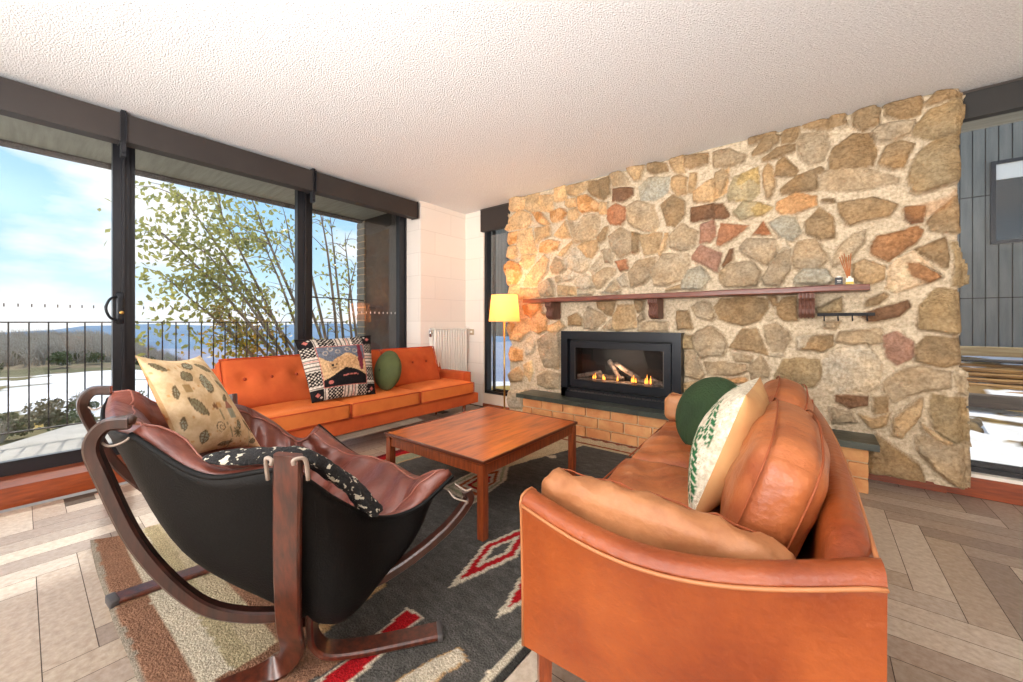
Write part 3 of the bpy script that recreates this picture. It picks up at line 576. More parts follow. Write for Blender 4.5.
q = MB(); q.box(ia, ib, 3.54, 3.555, ja-0.02, jb+0.02); q.box(ia, ib, y1+0.04, 3.54, ja-0.02, ja+0.02); q.box(ia, ib, y1+0.04, 3.54, jb, jb+0.02); q.box(ia-0.01, ia, y1+0.04, 3.54, ja-0.02, jb+0.02); q.box(ib, ib+0.01, y1+0.04, 3.54, ja-0.02, jb+0.02)
q.build('firebox', M['firebox'], t)
q = MB()
for k in range(22):
    x = xa+0.12+k*0.043; q.box(x, x+0.03, yf-0.034, yf-0.028, za+0.062, za+0.072)
q.build('air_slots', M['bronze'], t)
def logm(p0, p1, r, parent):
    q = MB(); a, b = Vector(p0), Vector(p1); pts = [a.lerp(b, k/6)+Vector((random.uniform(-.004, .004), 0, random.uniform(-.006, .006))) for k in range(7)]
    q.tube(pts, r, 9, scale=[random.uniform(.85, 1.1) for _ in range(7)]); return q.build('ceramic_log', M['log'], parent, smooth=True)
zl = ja+fw+0.02; yc = 3.42
logm((-1.86, yc, zl), (-1.60, yc-.02, zl+0.05), 0.02, t); logm((-1.68, yc+.03, zl+.01), (-1.38, yc, zl+.005), 0.024, t)
logm((-1.40, yc-.03, zl+0.0), (-1.53, yc+.02, zl+0.16), 0.021, t); logm((-1.22, yc-.03, zl+0.02), (-1.46, yc, zl+0.15), 0.022, t)
logm((-1.30, yc, zl), (-1.02, yc-.04, zl+.0), 0.024, t); logm((-1.0, yc-.06, zl-.005), (-1.13, yc, zl+.03), 0.02, t)
q = MB(); q.rbox((-1.43, yc, zl-0.03), ((1, 0, 0), (0, 1, 0), (0, 0, 1)), (0.86, 0.12, 0.03), 0.012, 6); q.build('ember_bed', M['log'], t)
for fx, fh in ((-1.64, .06), (-1.66, .04), (-1.56, .05), (-1.545, .035), (-1.42, .045), (-1.27, .07), (-1.285, .05), (-1.25, .045), (-1.15, .085), (-1.12, .075), (-1.165, .05)):
    q = MB(); q.lathe((fx, yc-.05, zl-0.01), [(0.002, 0), (0.009, fh*.2), (0.0075, fh*.4), (0.003, fh*.75), (0.0005, fh)], 8); q.build('flame', M['flame'], t, smooth=True)
light('fire_glow', 'POINT', (-1.4, 3.36, zl+0.10), (0, 0, -1), 2.5, (1, .6, .35), shadow_soft_size=0.08)

# ============================================================ MANTEL AND SMALL THINGS
t = thing('mantel_shelf', 'long dark red brown wooden mantel shelf on carved brackets across the stone wall', 'shelf', (-1.04, 3.25, 1.22))
q = MB(); q.rbox((-1.04, 3.25, 1.242), ((1, 0, 0), (0, 1, 0), (0, 0, 1)), (2.60, 0.20, 0.042), 0.008, 14, fn=lambda l, p: (p.x, p.y+0.004*math.sin(p.x*9), p.z+0.002*math.sin(p.x*13)))
q.build('shelf_board', M['mantel'], t, smooth=True, angle=40)
for cx_, wd in ((-2.05, 0.075), (-1.045, 0.075), (-0.045, 0.085)):
    prof = [(3.35, 1.22), (3.175, 1.22), (3.175, 1.185), (3.205, 1.17), (3.215, 1.14), (3.195, 1.115), (3.20, 1.085), (3.235, 1.062), (3.28, 1.058), (3.35, 1.058)]
    q = MB(); n = len(prof)
    q.add([(cx_-wd/2, a, b) for a, b in prof]+[(cx_+wd/2, a, b) for a, b in prof], [tuple(range(n)), tuple(range(2*n-1, n-1, -1))]+[(i, n+i, n+(i+1) % n, (i+1) % n) for i in range(n)])
    br_ = q.build('bracket', M['corbel'], t)
    q = MB()
    for k in range(4):
        x = cx_-wd/2+0.012+k*(wd-0.024)/3
        q.tube([(x, a-0.003, b) for a, b in prof[1:9]], 0.006, 6)
    q.build('reeding', M['corbel'], br_, smooth=True)
t = thing('hook_rail', 'black wall hook rail with four hooks under the right end of the mantel', 'hook rail', (0.15, 3.31, 1.07))
q = MB(); q.box(0.01, 0.285, 3.20, 3.215, 1.068, 1.088); q.box(0.02, 0.04, 3.215, 3.36, 1.07, 1.086); q.box(0.26, 0.28, 3.215, 3.36, 1.07, 1.086); q.build('rail', M['steel_rough'], t)
for k in range(4):
    x = 0.045+k*0.068; q = MB(); q.tube(catmull([(x, 3.20, 1.075), (x, 3.195, 1.05), (x, 3.18, 1.038), (x, 3.166, 1.05)], 4), 0.004, 6); q.build('hook', M['steel_rough'], t, smooth=True)
# diffuser and black labelled bottle on the mantel
t = thing('glass_jar', 'small black labelled jar on the mantel beside the reed diffuser', 'jar', (0.118, 3.2, 1.263))
q = MB(); q.box(0.098, 0.136, 3.184, 3.216, 1.263, 1.311); q.build('jar_body', M['black_label'], t)
q = MB(); q.lathe((0.118, 3.2, 1.311), [(0.012, 0), (0.012, 0.008), (0.010, 0.010)], 12); q.build('jar_lid', M['white_paint'], t)
q = MB(); q.box(0.108, 0.128, 3.1832, 3.184, 1.290, 1.293); q.box(0.110, 0.126, 3.1832, 3.184, 1.281, 1.283); q.build('jar_print', M['white_paint'], t)
t = thing('reed_diffuser', 'small clear glass reed diffuser with yellow liquid on the mantel', 'diffuser', (0.168, 3.2, 1.263))
q = MB(); q.box(0.15, 0.186, 3.184, 3.216, 1.263, 1.303); q.box(0.161, 0.175, 3.193, 3.207, 1.303, 1.315); q.build('bottle', M['clear_bottle'], t)
q = MB(); q.box(0.149, 0.187, 3.183, 3.217, 1.265, 1.28); q.build('liquid', M['glassgreen'], t)
for k in range(6):
    a = -0.03+k*0.011; q = MB(); q.tube([(0.168, 3.2+0.002*k, 1.275), (0.150+a, 3.2+0.004*k-0.01, 1.44+0.010*(k % 3))], 0.0026, 5); q.build('reed', M['reed'], t)

# radiator and wall plate
t = thing('radiator', 'white ribbed panel radiator on the corner wall behind the orange sofa', 'radiator', (-3.43, 3.15, 0.1))
q = MB(); q.box(-3.48, -3.44, 2.90, 3.43, 0.17, 0.955)
q.build('back_panel', M['white_paint'], t)
q = MB()
for k in range(13):
    y = 2.915+k*0.0405; q.rbox((-3.415, y+0.013, 0.56), ((1, 0, 0), (0, 1, 0), (0, 0, 1)), (0.035, 0.028, 0.77), 0.012, 4)
q.build('ribs', M['white_paint'], t, smooth=True)
q = MB(); q.box(-3.47, -3.40, 2.90, 3.44, 0.945, 0.96); q.build('top_grille', M['white_paint'], t)
q = MB(); q.tube([(-3.43, 2.872, 0.86), (-3.43, 2.872, 0.94)], 0.016, 10); q.tube([(-3.43, 2.872, 0.90), (-3.43, 2.90, 0.90)], 0.008, 8); q.build('valve', M['book'], t, smooth=True)
t = thing('wall_socket', 'small beige switch plate on the white wall beside the narrow window', 'switch', (-3.385, 3.495, 0.9))
q = MB(); q.rbox((-3.385, 3.495, 0.905), ((1, 0, 0), (0, 1, 0), (0, 0, 1)), (0.075, 0.012, 0.075), 0.005, 4); q.build('plate', M['switch'], t, smooth=True)
q = MB(); q.box(-3.40, -3.37, 3.484, 3.49, 0.895, 0.92); q.build('rocker', M['white_paint'], t)

# ============================================================ FLOOR LAMP
lx, ly = -2.46, 3.01
t = thing('floor_lamp', 'brass floor lamp with warm lit cream shade left of the stone wall', 'lamp', (lx, ly, 0))
q = MB(); q.lathe((lx, ly, 0), [(0.001, 0), (0.125, 0), (0.125, 0.012), (0.118, 0.018), (0.015, 0.022), (0.010, 0.04)], 32); q.build('base', M['brass'], t, smooth=True, angle=35)
q = MB(); q.tube([(lx, ly, 0.02), (lx, ly, 1.10)], 0.009, 12); q.build('pole', M['brass'], t, smooth=True)
q = MB(); n = 40
vs = []; 
for r_, z_ in ((0.158, 1.035), (0.13, 1.30), (0.1285, 1.30), (0.1565, 1.035)):
    vs += [(lx+r_*math.cos(2*math.pi*i/n), ly+r_*math.sin(2*math.pi*i/n), z_) for i in range(n)]
q.add(vs, [(k*n+i, k*n+(i+1) % n, ((k+1) % 4)*n+(i+1) % n, ((k+1) % 4)*n+i) for k in range(4) for i in range(n)]); q.build('lamp_shade', M['shade'], t, smooth=True, angle=40)
t_ = M['shade'].node_tree; b_ = t_.nodes['Principled BSDF']; tr_ = N(t_, 'ShaderNodeBsdfTranslucent'); tr_.inputs[0].default_value = (*lin((252, 214, 160)), 1); ad_ = N(t_, 'ShaderNodeMixShader'); ad_.inputs[0].default_value = 0.7
t_.links.new(b_.outputs[0], ad_.inputs[1]); t_.links.new(tr_.outputs[0], ad_.inputs[2]); t_.links.new(ad_.outputs[0], t_.nodes['Material Output'].inputs[0])
q = MB(); q.lathe((lx, ly, 1.13), [(0.012, -0.03), (0.016, 0), (0.03, 0.03), (0.032, 0.05), (0.02, 0.075), (0.003, 0.085)], 16); q.build('bulb', M['bulb'], t, smooth=True)
q = MB()
for a in (0, 2.09, 4.19): q.tube([(lx, ly, 1.09), (lx+0.15*math.cos(a), ly+0.15*math.sin(a), 1.06)], 0.002, 5)
q.build('shade_spokes', M['brass'], t)
light('lamp_light', 'POINT', (lx, ly, 1.25), (0, 0, -1), 9, (1.0, 0.60, 0.32), shadow_soft_size=0.05)
# ============================================================ SOFT GOODS HELPERS
def pillow(name, corners, T, mats, parent=None, n=36, color=None, pinch=0.06, side_mi=0, back_mi=0, p=2.2, sag=0.0, flange=0.0):
    """corners: bottom-left, bottom-right, top-right, top-left seen from the front"""
    c = [Vector(a) for a in corners]; nrm = ((c[1]-c[0]).cross(c[3]-c[0])).normalized()
    q = MB(); vs = []; cols = []; fs = []; ms = []
    def pos(u, v, s):
        uu = u*(1-pinch*(1-abs(u)**0.5)*0-pinch*(1-v*v)*abs(u)); vv = v*(1-pinch*(1-u*u)*abs(v))
        a, b = (uu+1)/2, (vv+1)/2
        P = c[0]*(1-a)*(1-b)+c[1]*a*(1-b)+c[2]*a*b+c[3]*(1-a)*b
        f = 1-flange
        uu2, vv2 = min(1, abs(u)/f), min(1, abs(v)/f)
        h = max(0, (1-uu2**p))**0.55*max(0, (1-vv2**p))**0.55
        h = h*(1+0.05*math.sin(5*u+2*v)*math.cos(4*v)) + 0.012
        return P+nrm*(s*T/2*h)-Vector((0, 0, sag*(1-abs(u))*(1+v)/2))
    k = n+1
    for s in (1, -1):
        for j in range(k):
            for i in range(k):
                u, v = i/n*2-1, j/n*2-1
                u = math.copysign(abs(u)**0.85, u); v = math.copysign(abs(v)**0.85, v)
                vs.append(pos(u, v, s)); cols.append(color(u, v, s) if color else (1, 1, 1))
    for si in range(2):
        o = si*k*k
        for j in range(n):
            for i in range(n):
                f = (o+j*k+i, o+j*k+i+1, o+(j+1)*k+i+1, o+(j+1)*k+i); fs.append(f if si == 0 else f[::-1]); ms.append(back_mi if si else 0)
    ring = [i for i in range(k)]+[j*k+n for j in range(1, k)]+[n*k+i for i in range(n-1, -1, -1)]+[j*k for j in range(n-1, 0, -1)]
    L = len(ring)
    for a in range(L):
        b = (a+1) % L; fs.append((ring[b], ring[a], ring[a]+k*k, ring[b]+k*k)); ms.append(side_mi)
    q.v = [tuple(v) for v in vs]; q.f = fs; q.m = ms
    o = q.build(name, mats, parent, smooth=True)
    if color: set_colors(o, np.array(cols))
    edge = [vs[i]*0.5+vs[i+k*k]*0.5 for i in ring]
    return o, edge, nrm
def AX(h):     # axes for a heading h (radians, 0 = +Y length)
    return (Vector((math.cos(h), math.sin(h), 0)), Vector((-math.sin(h), math.cos(h), 0)), Vector((0, 0, 1)))
I3 = (Vector((1, 0, 0)), Vector((0, 1, 0)), Vector((0, 0, 1)))

# ============================================================ RUG
rx0, rx1, ry0, ry1 = -2.62, -0.70, 0.20, 3.12
s_ = 0.008; xs = np.arange(rx0, rx1+s_/2, s_); ys = np.arange(ry0, ry1+s_/2, s_); RX, RY = np.meshgrid(xs, ys)
C_ = lambda *c: np.array(lin(c))
dark = C_(96, 94, 90); cream = C_(226, 214, 190); beige = C_(206, 190, 158); khaki = C_(190, 176, 140); brown = C_(156, 116, 92); red = C_(188, 28, 36); rust = C_(176, 92, 50); sage = C_(172, 176, 146); tan_ = C_(206, 168, 120)
jx = RX+0.006*vnoise(RX, RY, 71, 2, 25); jy = RY+0.006*vnoise(RX, RY, 72, 2, 25)
rc = np.tile(dark, RX.shape+(1,)); mot = vnoise(RX*1.0, RY*3.0, 73, 3, 22)
rc *= (1+0.35*mot)[..., None]; hgt = np.zeros(RX.shape)
def paint(mask, c, dh=0.0):
    rc[mask] = c; 
    if dh: hgt[mask] = dh
def P(poly, c, dh=0.0): paint(in_poly(jx, jy, poly), c, dh)
def ring(poly, widths_cols, dh=0.0):
    ins = in_poly(jx, jy, poly); d = poly_dist(jx, jy, poly); a = 0
    for wd, c in widths_cols:
        paint(ins & (d >= a) & (d < a+wd), c, dh); a += wd
# striped end nearest the window corner
for a, b, c in ((0.19, 0.215, C_(150, 140, 126)), (0.215, 0.30, brown), (0.30, 0.375, cream*0.92), (0.375, 0.43, khaki), (0.43, 0.50, beige), (0.50, 0.595, brown*1.1)):
    paint((jy >= a) & (jy < b+0.004), c)
paint((jy > 0.215) & (jy < 0.60) & (jx > -1.34), brown*1.0)
paint((jy > 0.215) & (jy < 0.60) & (jx > -1.12), dark)
# long side nearest the orange sofa: red then sage with cream outline, zigzag
zig = -2.47+0.05*np.abs(((jy-1.0)/0.55) % 2-1)
paint((jx < zig+0.10) & (jy > 0.6), tan_*0.95); paint((jx < zig+0.085) & (jy > 0.6), sage*0.9); paint((jx < zig-0.02) & (jy > 0.6), tan_); paint((jx < zig-0.035) & (jy > 0.6), red*0.9)
paint((jx < zig-0.10) & (jy > 0.6), C_(120, 30, 34))
# chevrons under the coffee table
for k, c in enumerate((cream, sage, cream, rust, cream, red*0.9, tan_)):
    f = 1-k*0.13; cx, cy = -1.66, 1.78
    P([(cx+(x-cx)*f, cy+(y-cy)*f) for x, y in ((-1.80, 1.60), (-1.50, 1.55), (-1.56, 1.92), (-1.73, 2.17), (-1.84, 1.95))], c)
P([(-1.735, 2.16), (-1.70, 2.08), (-1.50, 2.84), (-1.52, 2.95), (-1.95, 2.95), (-1.9, 2.6)], beige*1.1)
P([(-1.85, 2.70), (-1.72, 2.82), (-1.86, 2.90)], rust)
P([(-2.10, 1.50), (-2.04, 1.49), (-1.99, 1.57), (-2.03, 1.62), (-2.09, 1.59)], tan_)
# diamonds
D1 = [(-1.098, 1.0), (-1.195, 1.30), (-1.115, 1.63), (-1.015, 1.32)]
ring(D1, [(0.017, cream), (0.026, red), (0.017, cream), (0.2, dark*0.9)], 0.003)
D2 = [(-0.860, 1.0), (-0.95, 1.30), (-0.875, 1.63), (-0.775, 1.32)]
ring(D2, [(0.017, cream), (0.026, red), (0.017, cream), (0.2, dark*0.9)], 0.003)
# red bar with cream outline, cream strip, cream patch
ring([(-1.10, 0.42), (-1.015, 0.47), (-1.062, 0.85), (-1.14, 0.85)], [(0.011, cream), (0.2, red)], 0.003)
P([(-1.31, 0.61), (-1.265, 0.60), (-1.285, 0.72), (-1.30, 0.86), (-1.345, 0.87), (-1.325, 0.74)], tan_, 0.003)
P([(-0.935, 0.64), (-0.86, 0.67), (-0.825, 0.82), (-0.875, 0.84), (-0.90, 0.77)], cream*0.95, 0.004)
ring([(-0.94, 0.635), (-0.855, 0.665), (-0.82, 0.825), (-0.875, 0.845), (-0.905, 0.77)], [(0.006, tan_*0.9)])
P([(-1.60, 2.46), (-1.55, 2.43), (-1.52, 2.47), (-1.56, 2.52)], cream)
# far end border
paint((jy > 2.86), beige*1.15); paint((jy > 2.90) & (jy < 2.93), rust*0.8); paint((jy > 3.05+0.012*np.sin(jx*60)), C_(150, 84, 62))
paint((jy > 3.095), cream)
# edge nearest the leather sofa
paint((jx > -0.745) & (jx < -0.718) & (jy > 0.6), cream, 0.003); paint((jx > -0.718), dark*0.6)
rc = rc*(1+0.16*vnoise(RX, RY, 75, 3, 40)*1.0)[..., None]
bumpy = 0.0015*vnoise(RX, RY, 76, 2, 60)
rzz = 0.012+hgt+bumpy+0.006*np.clip(vnoise(RX, RY, 77, 2, 2.2), 0, 1)
edge = np.minimum(np.minimum(RX-rx0, rx1-RX), np.minimum(RY-ry0, ry1-RY)); rzz *= np.clip(edge/0.012, 0.2, 1)
# lifted near-left corner
dc = np.hypot(RX-rx0, RY-ry0); rzz += 0.025*np.clip(1-dc/0.13, 0, 1)**2
XX = RX+0.006*vnoise(RX*0, RY, 78, 2, 3); YY = RY+0.01*vnoise(RX, RY*0, 79, 2, 2)
nr, nc = RX.shape
V = np.stack([XX.ravel(), YY.ravel(), rzz.ravel()], 1)
jj, ii = np.meshgrid(np.arange(nr-1), np.arange(nc-1), indexing='ij'); jj = jj.ravel(); ii = ii.ravel()
FQ = np.stack([jj*nc+ii, jj*nc+ii+1, (jj+1)*nc+ii+1, (jj+1)*nc+ii], 1)
me = bpy.data.meshes.new('rug'); me.from_pydata(V.tolist(), [], FQ.tolist())
M['rug'] = mat('woven_wool', (255, 255, 255), 0.95, (190, 188, 186), 130, 3, stretch=(1, 1.6, 1), attr='col', bump=0.9, bscale=150, spec=0.1, lo=0.3, hi=0.6)
me.materials.append(M['rug']); me.polygons.foreach_set('use_smooth', [True]*len(me.polygons)); me.update()
rug = bpy.data.objects.new('rug', me); COL.objects.link(rug); tag(rug, 'large charcoal wool rug with red and cream diamonds and a brown striped end', 'rug')
set_colors(rug, np.clip(rc.reshape(-1, 3), 0, 1))
md = rug.modifiers.new('thickness', 'SOLIDIFY'); md.thickness = 0.01; md.offset = -1

# ============================================================ COFFEE TABLE
h = math.radians(-2.6)+math.pi; c0 = Vector((-1.985, 1.363, 0)); e1 = Vector((1, 0.008, 0)).normalized(); e2 = Vector((-e1.y, e1.x, 0)); TW, TL, TH = 0.760, 0.90, 0.388
cT = Vector((-1.586, 1.763, 0)); axt = (e1, e2, Vector((0, 0, 1)))
t = thing('coffee_table', 'low rectangular glossy teak coffee table standing on the rug', 'table', (cT.x, cT.y, 0.012))
def tb(x0, x1, y0, y1, z0, z1, r=0.003): return (cT+e1*((x0+x1)/2)+e2*((y0+y1)/2)+Vector((0, 0, (z0+z1)/2)), axt, (x1-x0, y1-y0, z1-z0), r, 3)
q = MB(); q.rbox(*tb(-TW/2, TW/2, -TL/2, TL/2, TH-0.022, TH, 0.005)); top = q.build('tabletop', M['tabletop'], t, smooth=True, angle=40)
q = MB(); e_ = 0.004
for a in (-1, 1):
    q.rbox(*tb(a*(TW/2)-0.006, a*(TW/2)+0.006, -TL/2-0.004, TL/2+0.004, TH-0.016, TH+0.001))
    q.rbox(*tb(-TW/2, TW/2, a*(TL/2)-0.006, a*(TL/2)+0.006, TH-0.016, TH+0.001))
q.build('edge_band', M['tableedge'], top)
q = MB()
for a in (-1, 1):
    q.rbox(*tb(a*(TW/2-0.018)-0.009, a*(TW/2-0.018)+0.009, -TL/2+0.04, TL/2-0.04, TH-0.075, TH-0.022))
    q.rbox(*tb(-TW/2+0.04, TW/2-0.04, a*(TL/2-0.018)-0.009, a*(TL/2-0.018)+0.009, TH-0.075, TH-0.022))
q.build('apron', M['tableleg'], t)
for a in (-1, 1):
    for b in (-1, 1):
        q = MB(); q.rbox(*tb(a*(TW/2-0.021)-0.020, a*(TW/2-0.021)+0.020, b*(TL/2-0.021)-0.020, b*(TL/2-0.021)+0.020, 0.014, TH-0.023, 0.004)); q.build('leg', M['tableleg'], t)

# ============================================================ ORANGE SOFA
SX0, SX1, SY0, SY1 = -3.42, -2.79, 0.76, 3.02
t = thing('orange_sofa', 'long burnt orange three seat sofa with buttoned back cushions along the windows', 'sofa', (-3.1, 1.9, 0))
q = MB(); q.rbox(((SX0+SX1)/2-0.005, (SY0+SY1)/2, 0.235), I3, (SX1-SX0, SY1-SY0-0.06, 0.11), 0.012, 6); q.build('base_frame', M['orange'], t, smooth=True, angle=40)
for a in (SX0+0.09, SX1-0.10):
    for b in (SY0+0.15, SY1-0.15):
        q = MB(); q.tube([(a, b, 0.185), (a, b, 0.0)], 0.02, 12, scale=[1.0, 0.65]); q.build('leg', M['tableleg'], t, smooth=True)
def crown(l, p):
    x, y, z = l; k = (1-x*x)*(1-y*y)
    return (p.x, p.y, p.z+(0.018*k if z > 0 else 0))
ys_ = [0.90, 1.562, 2.22, 2.90]
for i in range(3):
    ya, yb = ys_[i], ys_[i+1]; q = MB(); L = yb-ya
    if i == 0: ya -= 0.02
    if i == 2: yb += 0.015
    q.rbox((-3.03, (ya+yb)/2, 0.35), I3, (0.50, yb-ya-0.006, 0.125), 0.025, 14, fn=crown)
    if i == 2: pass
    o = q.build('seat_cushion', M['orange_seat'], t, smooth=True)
    q = MB(); za = 0.402
    for z_ in (0.402, 0.298):
        q.tube([(-2.783, ya+0.012, z_), (-2.783, yb-0.012, z_)], 0.005, 6)
    for y_ in (ya+0.004, yb-0.004): q.tube([(-2.786, y_, 0.30), (-2.786, y_, 0.40)], 0.004, 6)
    q.build('piping', M['orange_dark'], o, smooth=True)
lean = math.atan2(0.13, 0.36)
bax = (Vector((math.cos(lean), 0, math.sin(lean))), Vector((0, 1, 0)), Vector((-math.sin(lean), 0, math.cos(lean))))
for i in range(3):
    ya = 0.845+i*0.645; yb = ya+0.64; cy = (ya+yb)/2
    btn = [(cy+d, 0.03) for d in (-0.175, 0, 0.175)]
    def fn(l, p, cy=cy, btn=btn):
        x, y, z = l; k = (1-y*y)*(1-z*z)
        d = 0.022*k if x > 0 else 0
        if x > 0.5:
            for by, bz in btn:
                rr = ((p.y+cy-by)**2+(p.z-bz)**2); d -= 0.030*math.exp(-rr/0.0022)
        return (p.x+d, p.y, p.z)
    q = MB(); c_ = Vector((-3.255, cy, 0.572))
    q.rbox(c_, bax, (0.13, yb-ya-0.004, 0.385), 0.035, 26, fn=fn); o = q.build('back_cushion', M['orange'], t, smooth=True)
    q = MB(); lx_ = 0.062
    loop = [c_+bax[0]*0.060+Vector((0, a*0.312, 0))+bax[2]*(b*0.185) for a, b in ((-1, -1), (1, -1), (1, 1), (-1, 1))]
    q.tube([loop[3]+(loop[2]-loop[3])*k/8 for k in range(9)], 0.005, 6)
    q.tube([loop[0]+(loop[3]-loop[0])*k/4 for k in range(5)], 0.005, 6); q.tube([loop[1]+(loop[2]-loop[1])*k/4 for k in range(5)], 0.005, 6)
    q.build('piping', M['orange_dark'], o, smooth=True)
    for by, bz in btn:
        q = MB(); q.lathe(c_+bax[0]*0.062+Vector((0, by-cy, 0))+bax[2]*bz, [(0.010, -0.006), (0.012, 0.0), (0.009, 0.005), (0.002, 0.007)], 12, axis=bax[0]); q.build('button', M['button'], o, smooth=True)
q = MB(); q.rbox((-3.40, (SY0+SY1)/2, 0.46), (bax[0], bax[1], bax[2]), (0.05, SY1-SY0-0.04, 0.48), 0.015, 5); q.build('back_frame', M['orange'], t, smooth=True)
for ya in (SY0+0.01, SY1-0.125):
    q = MB(); q.rbox((-3.155, ya+0.058, 0.39), I3, (0.46, 0.115, 0.21), 0.018, 6); a = q.build('arm', M['orange'], t, smooth=True, angle=50)
    q = MB(); q.tube([(-2.927, ya+0.008, 0.49), (-2.927, ya+0.108, 0.49), (-2.927, ya+0.108, 0.31)], 0.004, 6); q.tube([(-2.927, ya+0.008, 0.49), (-2.927, ya+0.008, 0.31)], 0.004, 6); q.build('piping', M['orange_dark'], a, smooth=True)

# patterned woven pillow with a sheep motif
WHT = lin((226, 214, 200)); BLK = lin((34, 30, 32)); PNK = lin((206, 120, 110)); WOOL = lin((214, 170, 124)); BLU = lin((110, 116, 130)); MAR = lin((124, 52, 66)); GRY = lin((176, 166, 156))
def tapestry(u, v, s):
    if s < 0: return BLK
    m_ = max(abs(u), abs(v))
    if m_ > 0.66:
        if abs(u) > 0.66 and abs(v) > 0.66:
            return PNK if (abs(abs(u)-0.83)+abs(abs(v)-0.83)) < 0.07 else (WHT if (abs(abs(u)-0.74)+abs(abs(v)-0.9)) < 0.04 else BLK)
        a = v if abs(u) > abs(v) else u; k = (a+1)*9.0; fr_ = k % 1
        blk = int((a+1)*2.25) % 2
        if blk: return BLK if (math.sin(u*60)*math.sin(v*60) < 0.25) else WHT
        return (WHT, BLK, WHT, PNK)[int(fr_*4)] if fr_ < 0.9 else WHT
    if m_ > 0.63: return PNK
    # sky with curls, pale sheep, dark hill, maroon tree
    if v < -0.18-0.22*abs(u+0.0)+0.10*math.sin(u*4+1.0) or v < -0.42:
        if abs(v+0.33-0.02*math.sin(9*u)) < 0.022 and -0.1 < u < 0.35 and (u*9 % 1) < 0.75: return PNK
        if (u+0.45)**2+(v+0.5)**2 < 0.004: return PNK
        return BLK
    if abs(u-0.5) < 0.09-0.10*abs(v-0.15) and v > -0.2: return MAR
    body = ((u-0.06)/0.36)**2+((v-0.08)/0.22)**2; head = ((u+0.28)/0.14)**2+((v+0.02)/0.16)**2
    if head < 1:
        if abs(u+0.33) < 0.03 and abs(v-0.02) < 0.03: return BLK
        if abs(u+0.22) < 0.025 and abs(v-0.03) < 0.03: return BLK
        if abs(u+0.29) < 0.05 and abs(v+0.08) < 0.02: return BLK
        return tuple(x*0.85 for x in WOOL)
    if body < 1: return tuple(x*(0.82+0.18*(math.sin(u*38+math.sin(v*30)*2) > -0.2)) for x in WOOL)
    if v < 0.26+0.12*math.sin(u*7+0.7): return lin((222, 184, 140))
    for cx, cy in ((-0.45, 0.42), (-0.12, 0.45), (0.16, 0.52), (0.36, 0.44), (-0.3, 0.55)):
        r_ = math.hypot(u-cx, v-cy)
        if 0.045 < r_ < 0.075: return GRY
    return BLU
M['tapestry'] = mat('woven_tapestry', (255, 255, 255), 0.9, (200, 196, 192), 70, 3, attr='col', bump=0.5, bscale=150, spec=0.1)
cs = [(-2.94, 1.335, 0.425), (-2.91, 1.85, 0.42), (-3.085, 1.91, 0.915), (-3.12, 1.285, 0.895)]
o, e, n_ = pillow('patterned_pillow', cs, 0.17, [M['tapestry']], n=90, color=tapestry, pinch=0.05)
tag(o, 'square woven pillow with pale animal picture and striped black and white border', 'pillow')
# olive pillow beside it
t = thing('olive_pillow', 'small round olive green velvet pillow on the orange sofa', 'pillow', (-2.98, 1.99, 0.42))
pa = Vector((0.93, -0.28, 0.22)).normalized()
OAX = Vector((-0.05, -0.80, 0.14)); OC = Vector((-2.99, 2.02, 0.60)); q = MB(); q.lathe(OC, [(0.001, -0.075), (0.05, -0.077), (0.10, -0.068), (0.145, -0.045), (0.172, -0.016), (0.177, 0.0), (0.172, 0.018), (0.145, 0.05), (0.10, 0.074), (0.05, 0.083), (0.001, 0.080)], 48, axis=OAX)
q.build('cover', M['olive_velvet'], t, smooth=True)
q = MB(); ax_ = OAX.normalized(); q.lathe(OC+ax_*0.080, [(0.012, -0.004), (0.012, 0.003), (0.004, 0.008)], 12, axis=ax_); q.build('button', M['green_button'], t, smooth=True)

